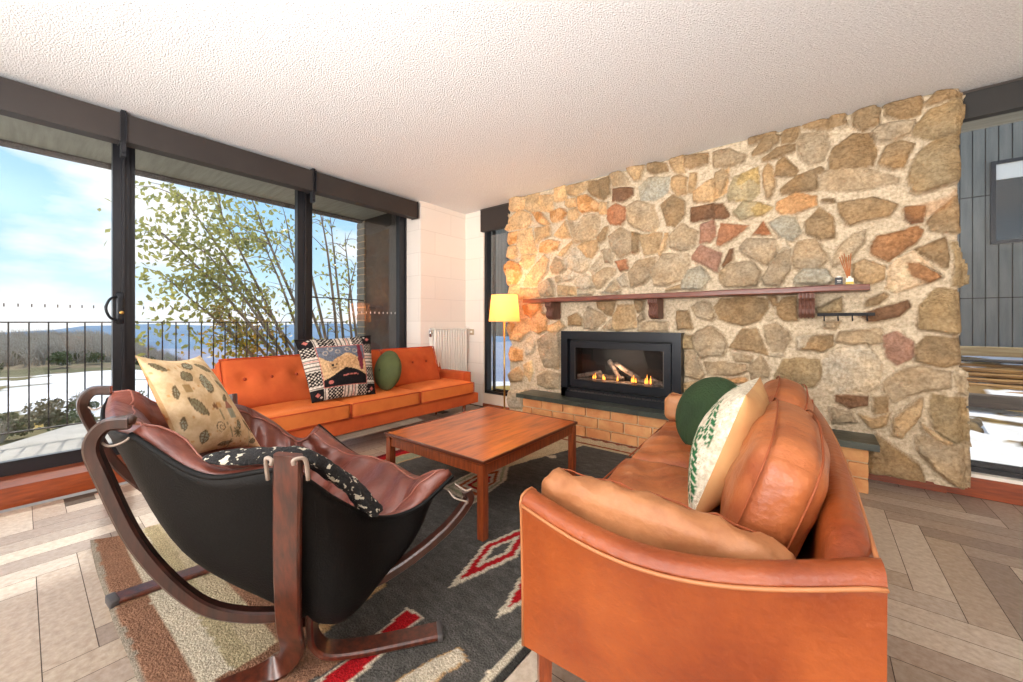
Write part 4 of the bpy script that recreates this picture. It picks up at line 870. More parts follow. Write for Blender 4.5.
# ============================================================ TAN LEATHER SOFA
LO = Vector((-0.63, 0.855, 0)); hd = math.radians(3.4); A1 = Vector((math.cos(hd), math.sin(hd), 0)); A2 = Vector((-math.sin(hd), math.cos(hd), 0)); A3 = Vector((0, 0, 1)); LA = (A1, A2, A3)
def LP(a, b, z): return LO+A1*a+A2*b+A3*z
t = thing('leather_sofa', 'tan leather two seat sofa with curved arms facing the coffee table', 'sofa', tuple(LP(0.36, 0.87, 0)))
DEP, LEN = 0.725, 1.76
def top_z(a):   # height of the arm's top line from front (0) to back (1)
    return 0.553-0.055*math.sin(math.pi*min(1, a*1.02))*1.0+0.055*a
def arm(b0, sgn, nm):
    q = MB(); n = 26; G = []
    th = 0.075
    vs = []; prof_n = 18
    for i in range(n+1):
        a = i/n; x = a*DEP; bow = -0.045*math.sin(math.pi*a)*1.0
        zt = top_z(a); zb = 0.14
        ring_ = []
        # section (outer -> top roll -> inner), outer face leans out slightly
        pts = [(0.0, zb), (0.0, zb+0.12), (-0.004, zb+0.24), (-0.008, zt-0.045), (-0.012, zt-0.018), (-0.004, zt-0.002), (0.018, zt+0.006), (0.045, zt+0.004), (0.066, zt-0.010), (0.075, zt-0.035), (0.070, zb+0.24), (0.065, zb+0.10), (0.062, zb)]
        for (d, z) in pts:
            b = b0+sgn*(d+bow*(z-zb)/(zt-zb)); vs.append(tuple(LP(x, b, z)))
    k = len(pts); fs = []
    for i in range(n):
        for j in range(k-1): fs.append((i*k+j, i*k+j+1, (i+1)*k+j+1, (i+1)*k+j))
        fs.append((i*k+k-1, i*k, (i+1)*k, (i+1)*k+k-1))
    fs.append(tuple(range(k))); fs.append(tuple(n*k+j for j in range(k-1, -1, -1)))
    q.add(vs, fs); o = q.build('arm', M['leather'], t, smooth=True, angle=60)
    q = MB(); off = -0.015
    q.tube([LP(i/n*DEP, b0+sgn*(off-0.045*math.sin(math.pi*i/n)), top_z(i/n)-0.020) for i in range(n+1)], 0.0042, 8)
    z0_ = top_z(0)
    q.tube([LP(-0.003, b0+sgn*d, z) for d, z in ((0.0, 0.14), (0.0, 0.3), (-0.008, z0_-0.045), (-0.012, z0_-0.018), (-0.004, z0_), (0.018, z0_+0.006), (0.045, z0_+0.004), (0.066, z0_-0.01), (0.075, z0_-0.04))], 0.004, 8)
    q.build('piping', M['pipe'], o, smooth=True)
    return o
arm(0.0, 1, 'near'); arm(LEN, -1, 'far')
# back shell: curved slab along the length, slightly reclined
q = MB(); n = 24; vs = []
secs = [(0.72, 0.14), (0.725, 0.30), (0.730, 0.50), (0.728, 0.585), (0.715, 0.612), (0.690, 0.618), (0.662, 0.606), (0.648, 0.575), (0.635, 0.45), (0.615, 0.25), (0.61, 0.14)]
for i in range(n+1):
    b = 0.04+(LEN-0.08)*i/n; ed = math.sin(math.pi*i/n)
    for (a, z) in secs:
        f = (z-0.14)/0.47; vs.append(tuple(LP(a+0.02*ed*f-0.012*(1-min(1, ed*8))*(z > 0.5), b, z+0.012*ed*f-0.035*(1-min(1, ed*6))*(z > 0.5))))
k = len(secs); fs = []
for i in range(n):
    for j in range(k-1): fs.append((i*k+j, i*k+j+1, (i+1)*k+j+1, (i+1)*k+j))
    fs.append((i*k+k-1, i*k, (i+1)*k, (i+1)*k+k-1))
fs.append(tuple(range(k))); fs.append(tuple(n*k+j for j in range(k-1, -1, -1)))
q.add(vs, fs); o = q.build('backrest', M['leather'], t, smooth=True, angle=60)
q = MB(); q.tube([LP(0.724+0.02*math.sin(math.pi*i/n), 0.05+(LEN-0.10)*i/n, 0.594+0.012*math.sin(math.pi*i/n)) for i in range(n+1)], 0.0042, 8); q.build('piping', M['pipe'], o, smooth=True)
q = MB(); q.rbox(LP(0.32, LEN/2, 0.205), LA, (0.63, LEN-0.14, 0.13), 0.015, 8); q.build('seat_frame', M['leather'], t, smooth=True, angle=50)
for a, b in ((0.045, 0.035), (DEP-0.045, 0.035), (0.045, LEN-0.035), (DEP-0.045, LEN-0.035)):
    q = MB(); q.tube([LP(a, b, 0.142), LP(a, b, 0.0)], 0.026, 4, scale=[1.0, 0.85]); q.build('leg', M['tableleg'], t)
wr = np.random.RandomState(11)
def seatfn(seed):
    def fn(l, p):
        x, y, z = l; k = (1-x**4)*(1-y**4)
        w_ = 0.010*math.sin(9*x+5*y+seed)+0.007*math.sin(17*y-9*x+seed*2)+0.006*math.sin(25*x*y+seed)
        return (p.x+(0.008*math.sin(6*y) if x < -0.9 else 0), p.y, p.z+((0.028*(1-x*x)*(1-y*y)+w_*k) if z > 0 else 0))
    return fn
for i, (b0, b1) in enumerate(((0.085, 0.88), (0.885, 1.675))):
    q = MB(); q.rbox(LP(0.305, (b0+b1)/2, 0.345), LA, (0.62, b1-b0, 0.15), 0.045, 26, fn=seatfn(i*3)); o = q.build('seat_cushion', M['leather_soft'], t, smooth=True)
    q = MB(); q.tube([LP(0.002, b0+0.02+(b1-b0-0.04)*k/12, 0.405) for k in range(13)], 0.004, 6); q.tube([LP(0.0, b0+0.02+(b1-b0-0.04)*k/12, 0.29) for k in range(13)], 0.004, 6); q.build('piping', M['stitch'], o, smooth=True)
# back cushions
lean = math.radians(19)
B1 = (A1*math.cos(lean)-A3*math.sin(lean)*-0).normalized()
bx = (A1*math.cos(lean)+A3*-math.sin(lean)); bz = (A3*math.cos(lean)+A1*math.sin(lean))
for i, (b0, b1, c_a, c_z, hh_) in enumerate(((0.20, 0.955, 0.558, 0.565, 0.37), (0.965, 1.60, 0.565, 0.575, 0.355))):
    def fn(l, p, i=i):
        x, y, z = l; k = (1-y*y)*(1-z*z)
        w_ = 0.006*math.sin(8*y+5*z+i)+0.004*math.sin(15*z-7*y)
        cut = 1-0.10*(z > 0)*abs(y)**6
        return (p.x+(0.035*k+w_*k)*(1 if x > 0 else -1), p.y*(1-0.05*max(0, z)**2), p.z-0.025*y*y*max(0, z)+0.012*(1-y*y)*max(0, z))
    q = MB(); cc_ = LP(c_a, (b0+b1)/2, c_z); q.rbox(cc_, (bx, A2, bz), (0.150, b1-b0, hh_), 0.062, 22, fn=fn); o = q.build('back_cushion', M['leather_soft'], t, smooth=True)
    q = MB(); L = (b1-b0)/2
    for sx in (-0.052, 0.052):
        pts = []
        for (yy_, zz_) in [(-1, -0.8), (-1, -0.3), (-1, 0.3), (-1, 0.7), (-0.93, 0.94), (-0.8, 1.0), (-0.4, 1.0), (0, 1.0), (0.4, 1.0), (0.8, 1.0), (0.93, 0.94), (1, 0.7), (1, 0), (1, -0.8)]:
            zc = zz_*hh_/2; p = fn((sx/0.075, yy_, zz_), Vector((sx, yy_*L, zc)))
            pts.append(cc_+bx*sx+A2*p[1]*(1.0)+bz*p[2])
        q.tube(catmull(pts, 4), 0.003, 6)
    q.build('seam', M['stitch'], o, smooth=True)
# bolsters lying inside the arms
for b, sg in ((0.142, 1), (LEN-0.142, -1)):
    def fn(l, p, sg=sg):
        x, y, z = l
        w_ = 0.005*math.sin(14*x+3*y)+0.004*math.sin(23*x-4*z)
        return (p.x, p.y-sg*0.035*math.sin(math.pi*(x+1)/2)*(0.6 if sg > 0 else 0.2)+0*w_, p.z-0.045*max(0, (x+0.3)/1.3)**1.5*(1 if z > -2 else 0)+(w_ if z > 0 else 0)+0.008*(1-x*x)*(z > 0))
    q = MB(); cc_ = LP(0.30, b-0.012*sg, 0.505); q.rbox(cc_, LA, (0.62, 0.095, 0.160), 0.042, 20, fn=fn); o = q.build('arm_bolster', M['leather_pale'], t, smooth=True)
    q = MB(); pts = []
    for k in range(15):
        x = -0.9+1.8*k/14; p = fn((x, 0, 1), Vector((x*0.3, 0.028*sg, 0.077))); pts.append(cc_+A1*p[0]+A2*p[1]+A3*(p[2]-0.0))
    q.tube(pts, 0.0025, 6); q.build('seam', M['stitch'], o, smooth=True)

# green round pillow
gc = Vector((-0.405, 2.06, 0.585)); ga = Vector((-0.42, -0.80, 0.40)).normalized()
t = thing('round_pillow', 'round dark green corduroy pillow on the leather sofa', 'pillow', tuple(gc-Vector((0, 0, 0.19))))
q = MB(); prof = [(0.001, -0.05)]+[(0.185*math.sin(a), -0.06*math.cos(a)*(1 if a < math.pi/2 else 1)) for a in [math.pi*k/24 for k in range(2, 23)]]+[(0.001, 0.055)]
q.lathe(gc, prof, 72, axis=ga); 
for i, v in enumerate(q.v):
    d = Vector(v)-gc; r_ = d.length
q.build('cover', M['green_velvet'], t, smooth=True)
ring_pts = []
a1 = ga.orthogonal().normalized(); a2 = ga.cross(a1)
q = MB(); q.tube([gc+a1*(0.186*math.cos(k*math.pi/24))+a2*(0.186*math.sin(k*math.pi/24)) for k in range(48)], 0.004, 6, closed=True); q.build('piping', M['green_button'], t, smooth=True)
# corduroy bump
m = M['green_velvet'].node_tree; b_ = m.nodes['Principled BSDF']
# green leaf pillow
GRN = lin((52, 112, 70)); CRM = lin((232, 222, 200)); 
def fern(u, v, s):
    if s < 0: return lin((208, 164, 118))
    for (x0, y0, x1, y1, wdt) in ((0.95, -0.8, 0.35, 0.1, 0.2), (0.5, -0.95, 0.2, -0.3, 0.13), (0.9, 0.0, 0.5, 0.75, 0.14), (-0.9, -0.55, 0.1, 0.0, 0.20), (-0.75, -0.95, 0.45, -0.5, 0.17), (-0.5, 0.1, 0.45, 0.6, 0.15), (-0.9, 0.35, -0.1, 0.9, 0.12), (0.1, -0.2, 0.8, 0.2, 0.13)):
        dx, dy = x1-x0, y1-y0; L = math.hypot(dx, dy); tt = ((u-x0)*dx+(v-y0)*dy)/L/L; ds = ((u-x0)*dy-(v-y0)*dx)/L
        if 0 < tt < 1 and abs(ds) < wdt*math.sin(math.pi*tt)**0.6:
            if abs(ds) < 0.018 or (tt*7+abs(ds)*6) % 1 < 0.24: return CRM
            return GRN
    if (u+0.2)**2+(v-0.05)**2 < 0.003 or (u-0.3)**2+(v+0.35)**2 < 0.003: return lin((170, 40, 60))
    return CRM
M['fern'] = mat('tufted_leaf_cover', (255, 255, 255), 0.95, (214, 208, 200), 60, 3, attr='col', bump=1.2, bscale=120, spec=0.1)
cs = [LP(0.38, 0.78, 0.44), LP(0.36, 0.345, 0.435), LP(0.495, 0.47, 0.81), LP(0.515, 0.90, 0.815)]
o, e, n_ = pillow('leaf_pillow', cs, 0.19, [M['fern'], M['linen']], n=70, color=fern, pinch=0.05, back_mi=1, side_mi=1)
tag(o, 'white tufted pillow with green leaf pattern and plain tan back on the leather sofa', 'pillow')

# ============================================================ SLING CHAIR
t = thing('sling_chair', 'low lounge chair with oxblood leather cushion in black sling on bentwood frame', 'armchair', (-1.5, 0.52, 0.0))
E_near = [(-1.315, .165, .755), (-1.17, .275, .655), (-1.035, .405, .660), (-1.02, .53, .546), (-1.065, .68, .425), (-1.035, .81, .415), (-0.995, .935, .492)]
E_far = [(-1.99, .19, .755), (-2.03, .36, .67), (-2.05, .58, .655), (-2.02, .72, .56), (-1.95, .80, .48), (-1.89, .85, .48), (-1.835, .87, .545)]
Cen = [(-1.64, .15, .735), (-1.58, .27, .48), (-1.49, .42, .26), (-1.45, .60, .215), (-1.44, .76, .26), (-1.43, .89, .34), (-1.42, .99, .41)]
N_mid = [(-1.47, .15, .745), (-1.30, .27, .43), (-1.15, .455, .26), (-1.06, .555, .185), (-1.075, .70, .225), (-1.085, .84, .32), (-1.19, .965, .42)]
F_mid = [(-1.82, .165, .745), (-1.83, .31, .46), (-1.84, .52, .29), (-1.82, .68, .25), (-1.78, .79, .28), (-1.72, .87, .34), (-1.66, .95, .43)]
rows = [catmull(c, 8) for c in (E_far, F_mid, Cen, N_mid, E_near)]   # each 49 points
def surf():
    G = []
    for i in range(49): G.append(catmull([r[i] for r in rows], 10))
    return G                                              # 49 x 41
G = surf(); nr, nc = len(G), len(G[0])
def normals(G):
    Nn = []
    for i in range(nr):
        r = []
        for j in range(nc):
            a = G[min(i+1, nr-1)][j]-G[max(i-1, 0)][j]; b = G[i][min(j+1, nc-1)]-G[i][max(j-1, 0)]
            n_ = b.cross(a); n_ = n_.normalized() if n_.length > 1e-9 else Vector((0, 0, 1))
            r.append(n_)
        Nn.append(r)
    return Nn
NN = normals(G)
if NN[24][20].z < 0: NN = [[-v for v in r] for r in NN]
q = MB(); q.grid(G); o = q.build('canvas_sling', M['canvas'], t, smooth=True)
md = o.modifiers.new('thickness', 'SOLIDIFY'); md.thickness = 0.006
for rw in (rows[4], rows[0]):
    q = MB(); q.tube([p for p in rw], 0.007, 8); q.build('hem', M['canvas'], o, smooth=True)
q = MB(); seam_pts = [G[20][j]-NN[20][j]*0.004 for j in range(27, 40)]; q.tube(seam_pts, 0.0025, 6)
q.build('seam', M['canvas'], o, smooth=True)
# leather cushion
def cush(i, j):
    u = i/(nr-1); v = j/(nc-1); e_ = min(u, 1-u, 1e9); f_ = min(v, 1-v)
    ed = min(1, e_/0.05)**0.5*min(1, f_/0.05)**0.5
    puff = 0.030+0.045*ed
    # panels and gathered folds
    seat = max(0, min(1, (u-0.35)/0.2))
    puff -= 0.030*math.exp(-((u-0.40)/0.018)**2)*ed
    puff -= 0.022*math.exp(-((v-0.17)/0.016)**2)*ed+0.022*math.exp(-((v-0.83)/0.016)**2)*ed
    rad = math.atan2(v-0.5, u-0.35)
    puff += ed*(0.011*math.sin(rad*24+2*math.sin(v*9))*seat+0.008*math.sin(v*46+3*math.sin(u*9))*(1-abs(2*v-1)))
    puff += ed*0.006*math.sin(u*60+4*v)*(1 if (v > 0.83 or v < 0.17) else 0.2)
    return puff
top = []; bot = []
for i in range(nr):
    rt = []; rb = []
    for j in range(nc):
        u = i/(nr-1)*2-1; v = j/(nc-1)*2-1
        out = Vector((0, 0, 0))
        rt.append(G[i][j]+NN[i][j]*cush(i, j)); rb.append(G[i][j]+NN[i][j]*0.006)
    top.append(rt); bot.append(rb)
q = MB(); q.grid(top); q.grid([r[::-1] for r in bot]); kk = nr*nc
ringi = [(0, j) for j in range(nc)]+[(i, nc-1) for i in range(1, nr)]+[(nr-1, j) for j in range(nc-2, -1, -1)]+[(i, 0) for i in range(nr-2, 0, -1)]
for a in range(len(ringi)):
    i0_, j0_ = ringi[a]; i1_, j1_ = ringi[(a+1) % len(ringi)]
    q.f.append((i0_*nc+j0_, i1_*nc+j1_, kk+i1_*nc+(nc-1-j1_), kk+i0_*nc+(nc-1-j0_))); q.m.append(0)
o = q.build('seat_cushion', M['redleather'], t, smooth=True)
q = MB()
for edge_ in ([top[i][nc-2]+NN[i][nc-2]*0.002 for i in range(nr)], [top[i][1]+NN[i][1]*0.002 for i in range(nr)], [top[nr-2][j] for j in range(1, nc-1)], [top[1][j] for j in range(1, nc-1)]):
    q.tube(edge_, 0.003, 6)
q.build('piping', mat('cushion_piping', (148, 92, 78), 0.4), o, smooth=True)
# bent wood frame
def band(pts, w_, th_, nm='frame_rail', n=8, up=None):
    q = MB(); P_ = catmull(pts, n)
    q.sweep(P_, rect_prof(w_, th_, 0.004), up=up, mi_fn=lambda a: 0)
    return q.build(nm, M['bentwood'], t, smooth=True, angle=35)
side_up = (0, 0, 1)
def rail(pts, lat, w_=0.03, th_=0.046, nm='curved_rail'):
    """lateral vector = band width direction"""
    q = MB(); P_ = catmull(pts, 8); n = len(P_); L = Vector(lat).normalized(); vs = []
    pr = rect_prof(w_, th_, 0.005)
    for i, p in enumerate(P_):
        tt = (P_[min(i+1, n-1)]-P_[max(i-1, 0)]).normalized(); u_ = L.cross(tt).normalized(); l2 = tt.cross(u_).normalized()
        for a, b in pr: vs.append(tuple(p+l2*a+u_*b))
    k = len(pr); fs = []
    for i in range(n-1):
        for a in range(k): fs.append((i*k+a, i*k+(a+1) % k, (i+1)*k+(a+1) % k, (i+1)*k+a))
    fs.append(tuple(range(k-1, -1, -1))); fs.append(tuple((n-1)*k+a for a in range(k)))
    q.add(vs, fs); return q.build(nm, M['bentwood'], t, smooth=True, angle=35)
near_rail = [(-1.318, .165, .785), (-1.335, .125, .782), (-1.350, .105, .735), (-1.345, .122, .66), (-1.323, .175, .49), (-1.29, .25, .345), (-1.255, .33, .255), (-1.19, .453, .205), (-1.12, .59, .205), (-1.05, .743, .245), (-.985, .88, .325), (-.945, .955, .41), (-.95, .955, .445)]
far_rail = [(-1.985, .20, .785), (-2.0, .155, .785), (-2.035, .135, .74), (-2.05, .155, .66), (-2.04, .22, .5), (-2.02, .32, .36), (-1.99, .42, .27), (-1.95, .53, .215), (-1.92, .66, .215), (-1.88, .78, .26), (-1.86, .86, .34), (-1.85, .90, .42), (-1.85, .895, .45)]
for rl_, lt_ in ((near_rail, (1, -0.35, 0)), (far_rail, (1, 0.05, 0))):
    ro_ = rail(rl_, lt_, 0.036, 0.030); ro_.data.materials.clear(); ro_.data.materials.append(M['bentedge'])
# uprights with feet
def post(pts, lat, nm='side_post'): return rail(pts, lat, 0.066, 0.020, nm)
post([(-0.985, .393, .715), (-1.0, .398, .62), (-1.045, .415, .42), (-1.11, .445, .22), (-1.175, .48, .09), (-1.222, .455, .035), (-1.265, .36, .024), (-1.32, .22, .022), (-1.37, .08, .022)], (0.786, 0.618, 0))
post([(-2.10, .60, .70), (-2.08, .60, .6), (-2.02, .60, .40), (-1.96, .60, .2), (-1.93, .59, .08), (-1.935, .55, .035), (-1.96, .45, .024), (-1.985, .33, .022), (-2.0, .215, .022)], (1.0, 0.0, 0))
post([(-1.10, .50, .38), (-1.12, .512, .26), (-1.155, .525, .15), (-1.168, .54, .085), (-1.15, .572, .045), (-1.10, .645, .03), (-1.03, .745, .026), (-.965, .835, .026)], (0.8, -0.6, 0), 'front_foot')
post([(-1.97, .60, .38), (-1.95, .60, .26), (-1.93, .60, .15), (-1.92, .62, .085), (-1.93, .65, .045), (-1.95, .74, .03), (-1.98, .84, .026), (-2.02, .94, .026)], (0.9, 0.3, 0), 'front_foot')
q = MB(); q.sweep([(-1.16, .5, .175), (-1.93, .6, .175)], rect_prof(0.03, 0.05)); q.build('cross_rail', M['bentwood'], t)
q = MB(); q.sweep([(-1.14, .55, .205), (-1.94, .60, .205)], rect_prof(0.04, 0.03)); q.build('seat_rail', M['bentwood'], t)
# rings and straps at the corners
def cord(pts, r=0.003, closed=False):
    q = MB(); q.tube(catmull(pts, 5), r, 6); q.build('strap', M['strap'], t, smooth=True)
cord([(-1.352, .115, .745), (-1.335, .13, .732), (-1.315, .15, .738), (-1.31, .165, .75)])
cord([(-2.04, .14, .74), (-2.0, .16, .72), (-1.985, .19, .74)]); 
for dx in (-0.026, 0.026):
    p = Vector((-0.985, .393, .70))+Vector((0.786, 0.618, 0))*dx+Vector((0.02, -0.02, 0))
    cord([tuple(p+Vector((0, 0, 0.0))), tuple(p+Vector((0, 0, 0.012))), tuple(p+Vector((0.786, .618, 0))*(0.02 if dx > 0 else -0.02)+Vector((-.01, .01, 0.008))), tuple(p+Vector((0.786, .618, 0))*(0.022 if dx > 0 else -0.022)+Vector((-.02, .02, -0.045)))], 0.005)
cord([(-.945, .955, .44), (-.93, .96, .455), (-.93, .93, .46), (-.98, .93, .47)]); cord([(-.95, .94, .40), (-.925, .935, .42), (-.95, .90, .44), (-.99, .91, .45)])
q = MB(); q.lathe((-1.318, .165, .785), [(0.010, -0.005), (0.014, 0.01), (0.006, 0.018)], 10); q.build('end_knob', M['bentedge'], t, smooth=True)
q = MB(); q.rbox((-2.0, .205, .022), AX(math.radians(5)), (0.07, 0.03, 0.028), 0.006, 4); q.build('foot_cap', M['cap'], t, smooth=True)
q = MB(); q.rbox((-.96, .842, .026), AX(math.radians(-36)), (0.07, 0.02, 0.024), 0.006, 4); q.build('foot_cap', M['cap'], t, smooth=True)

# printed pillow in the chair
INK = lin((116, 102, 78)); INK2 = lin((140, 134, 106)); ORG = lin((190, 112, 60)); SND = lin((222, 198, 160)); GG = lin((160, 162, 142))
def botanic(u, v, s):
    if s < 0: return lin((204, 166, 120)) if math.sin(u*9)*math.sin(v*8) < 0.55 else ORG
    x, y = u, v
    def leafy(cx, cy, a, L, w_):
        dx, dy = (x-cx)*math.cos(a)+(y-cy)*math.sin(a), -(x-cx)*math.sin(a)+(y-cy)*math.cos(a)
        if abs(dx) < L:
            hw = w_*(1-(dx/L)**2)
            if abs(dy) < hw: return 2 if (abs(dy) > hw-0.022 or abs(dy) < 0.01 or (abs(dx)*18 % 1) < 0.25) else 1
        return 0
    for k, (cx, cy, a, L, w_) in enumerate(((-0.8, 0.8, -0.4, 0.15, 0.07), (-0.02, 0.85, 0.2, 0.2, 0.08), (0.82, 0.05, 1.3, 0.16, 0.06), (-0.8, 0.3, 1.2, 0.16, 0.06), (0.3, 0.12, 0.5, 0.15, 0.05), (-0.15, -0.85, 0.1, 0.2, 0.06), (0.72, -0.85, 0.3, 0.15, 0.06), (-0.9, -0.3, 1.4, 0.16, 0.05), (-0.35, 0.62, 0.3, 0.2, 0.11), (0.05, 0.45, 1.1, 0.24, 0.15), (-0.5, 0.0, -0.9, 0.24, 0.13), (0.55, 0.35, -0.9, 0.2, 0.08), (0.72, -0.5, -0.9, 0.22, 0.06), (0.35, -0.45, 1.2, 0.13, 0.07), (0.45, 0.78, -0.5, 0.22, 0.08), (-0.62, -0.62, 1.2, 0.17, 0.10))):
        r_ = leafy(cx, cy, a, L, w_)
        if r_ == 2: return INK
        if r_ == 1: return GG if k % 2 else INK2
    # spiral shell, flower head, house, squares
    r_ = math.hypot(x+0.18, y+0.45); th = math.atan2(y+0.45, x+0.18)
    if r_ < 0.13 and ((r_*14-th/6.283) % 1) < 0.35: return INK
    r_ = math.hypot(x-0.22, y+0.62); th = math.atan2(y+0.62, x-0.22)
    if r_ < 0.14*(0.75+0.25*math.cos(9*th)): return INK2 if r_ > 0.04 else INK
    r_ = math.hypot(x+0.1, y+0.02)
    if r_ < 0.09*(0.7+0.3*math.cos(7*math.atan2(y+0.02, x+0.1))): return lin((140, 104, 74))
    if 0.16 < x < 0.36 and -0.28 < y < -0.08: return GG
    if -0.08 <= y < 0.08 and abs(x-0.26) < 0.13-(y+0.08)*0.7: return lin((160, 110, 92))
    if -0.62 < x < -0.44 and 0.28 < y < 0.45: return lin((176, 148, 104))
    if abs(x-0.0-0.05*math.sin(8*y)) < 0.012 and y < -0.05: return INK2
    if abs(x-0.68+0.1*math.sin(5*y)) < 0.012 and y < 0.3: return GG
    if (int(x*23) * 7 + int(y*23)*13) % 41 == 0: return lin((206, 164, 112))
    return SND
M['print'] = mat('printed_cotton', (255, 255, 255), 0.85, (226, 214, 200), 25, 3, attr='col', bump=0.3, bscale=120, spec=0.15)
cs = [(-1.70, .345, .56), (-1.83, .625, .50), (-1.965, .45, .895), (-1.675, .222, .925)]
o, e, n_ = pillow('printed_pillow', cs, 0.17, [M['print']], n=90, color=botanic, pinch=0.11)
tag(o, 'beige pillow printed with leaves and shells leaning in the lounge chair', 'pillow')
# black and white knitted throw lying over the near side of the chair
q = MB(); TP = catmull([(-1.21, .285, .690), (-1.155, .335, .688), (-1.10, .395, .688), (-1.07, .47, .672), (-1.068, .535, .612), (-1.068, .60, .545), (-1.068, .645, .478), (-1.075, .67, .44)], 8)
vs = []; nT = len(TP); kT = 20
for i, p in enumerate(TP):
    tt = (TP[min(i+1, nT-1)]-TP[max(i-1, 0)]).normalized(); sd = tt.cross(Vector((0, 0, 1))).normalized(); up_ = sd.cross(tt).normalized()
    e_ = min(1, (i+0.15)/5, (nT-1-i+0.15)/5)**0.5
    for k in range(kT):
        a = 2*math.pi*k/kT; rr = 1+0.10*math.sin(5*a+i*0.35)+0.06*math.sin(i*1.3+2*a)
        vs.append(tuple(p+sd*((0.036+0.016*i/nT)*rr*e_*math.cos(a))+up_*((0.014+0.012*i/nT)*rr*e_*math.sin(a))))
fs = [(i*kT+k, i*kT+(k+1) % kT, (i+1)*kT+(k+1) % kT, (i+1)*kT+k) for i in range(nT-1) for k in range(kT)]+[tuple(range(kT-1, -1, -1)), tuple((nT-1)*kT+k for k in range(kT))]
q.add(vs, fs); o = q.build('knitted_throw', mat('black_and_white_knit', (30, 29, 30), 0.95, (206, 198, 180), 44, 2, bump=1.0, bscale=150, lo=0.585, hi=0.61), smooth=True)
tag(o, 'black knitted throw with white flecks draped over the side of the lounge chair', 'blanket')
# ============================================================ OUTSIDE, LEFT: deck, railing, soffit, pillar
mb = MB(); mb.prism([(-5.52, -2.0), (-5.52, -0.15), (-6.15, 0.33), (-6.3, 3.1), (-3.9, 3.1), (-3.9, -2.0)][::-1], -0.25, -0.05); struct(mb, 'deck', M['concrete'])
mb = MB(); mb.box(-5.0, -3.9, -2.5, 3.6, 2.46, 2.52); struct(mb, 'soffit', M['soffit'])
mb = MB(); mb.box(-5.06, -5.0, -2.5, 3.6, 2.42, 2.70); struct(mb, 'fascia', M['sleeper'])
t = thing('railing', 'black metal balcony railing with thin upright bars outside the windows', 'railing', (-5.5, 0.6, -0.05))
q = MB(); q.box(-5.515, -5.485, -1.9, 3.0, 1.022, 1.034); q.build('top_rail', M['rail'], t)
q = MB(); q.box(-5.51, -5.49, -1.9, 3.0, 0.060, 0.072); q.build('bottom_rail', M['rail'], t)
y = -1.855; k = 0
while y < 3.0:
    if k % 60 == 22:
        q = MB(); q.box(-5.515, -5.485, y-0.012, y+0.012, -0.05, 1.022); q.build('railing_post', M['rail'], t)
    else:
        q = MB(); q.box(-5.506, -5.494, y-0.005, y+0.005, 0.072, 1.022); q.build('baluster', M['rail'], t)
    y += 0.1117; k += 1
mb = MB(); mb.box(-4.95, -3.9, 2.98, 3.12, -0.05, 2.46); struct(mb, 'wall_wing', M['dark_wall'])
def pillar():
    t = thing('masonry_pillar', 'narrow pale grey block pillar at the end of the balcony wall', 'pillar', (-5.05, 3.05, -0.05))
    q = MB(); z = -0.05; k = 0
    q.box(-5.13, -4.96, 2.97, 3.19, -0.05, 2.44, 1)
    while z < 2.42:
        q.rbox((-5.045, 3.08, z+0.045), I3, (0.19, 0.24, 0.084), 0.006, 2); z += 0.092
    q.build('blocks', [mat('grey_block', (150, 146, 134), 0.85, (126, 122, 112), 8, bump=0.4), M['mortar']], t)
pillar()

q = MB(); q.tube([(-5.3, 2.38, 1.36), (-5.0, 2.62, 1.345), (-4.97, 2.97, 1.33)], 0.008, 6); tag(q.build('cable', M['steel_rough']), 'thin black cable stretched across the balcony to the block pillar', 'cable')
# ---- terrain
def terr_z(x, y):
    ph = np.degrees(np.arctan2(y, -x)); rho = np.hypot(x, y)
    z = np.interp(rho, [6, 9, 14, 19, 48, 96, 190, 250, 290, 420], [-1.2, -1.3, -1.7, -2.0, -3.9, -5.7, -6.4, -5.2, -9, -60])
    drop = np.clip(ph-4.5, 0, 60); z = z-drop*rho*0.006*np.clip((rho-60)/90, 0, 1)-np.clip(ph-7, 0, 60)*rho*0.0045*np.clip((rho-20)/50, 0, 1)
    z += 0.010*rho*vnoise(x, y, 91, 3, 0.06)*np.clip((rho-10)/60, 0, 1)+0.10*vnoise(x, y, 92, 3, 0.5)
    return z
rho = np.concatenate([np.linspace(5.6, 30, 90), np.linspace(31, 330, 170)]); phi = np.radians(np.linspace(-30, 62, 260))
RR, PP = np.meshgrid(rho, phi, indexing='ij'); TX, TY = -RR*np.cos(PP), RR*np.sin(PP); TZ = terr_z(TX, TY)
a = vnoise(TX, TY, 95, 4, 0.16); a2_ = vnoise(TX, TY, 96, 4, 0.035)
snow_c = C_(240, 240, 244); veg = C_(116, 108, 74); far_c = C_(140, 126, 104); ochre = C_(168, 142, 78)
RW = RR+14*vnoise(TX, TY, 98, 3, 0.06); near_m = RW < 19.5; mid = (RW >= 19.5) & (RW < 72); far = RW >= 72
tcx = np.zeros(TX.shape+(3,)); tcx[:] = far_c*0.9
tcx[near_m] = veg; tcx[near_m & (a > 0.12)] = ochre; tcx[near_m & (a < -0.08)] = snow_c*0.9
tcx[mid] = snow_c; tcx[mid & (a > 0.30)] = veg; tcx[mid & (a2_ > 0.33)] = veg*1.1
tcx[far & (a2_ > 0.1) & (a > -0.1)] = C_(108, 106, 78); tcx[far & (a2_ < -0.28)] = snow_c*0.9
tcx *= (1+0.25*vnoise(TX, TY, 97, 3, 0.9))[..., None]
nr_, nc_ = TX.shape; V = np.stack([TX.ravel(), TY.ravel(), TZ.ravel()], 1)
jj, ii = np.meshgrid(np.arange(nr_-1), np.arange(nc_-1), indexing='ij'); jj = jj.ravel(); ii = ii.ravel()
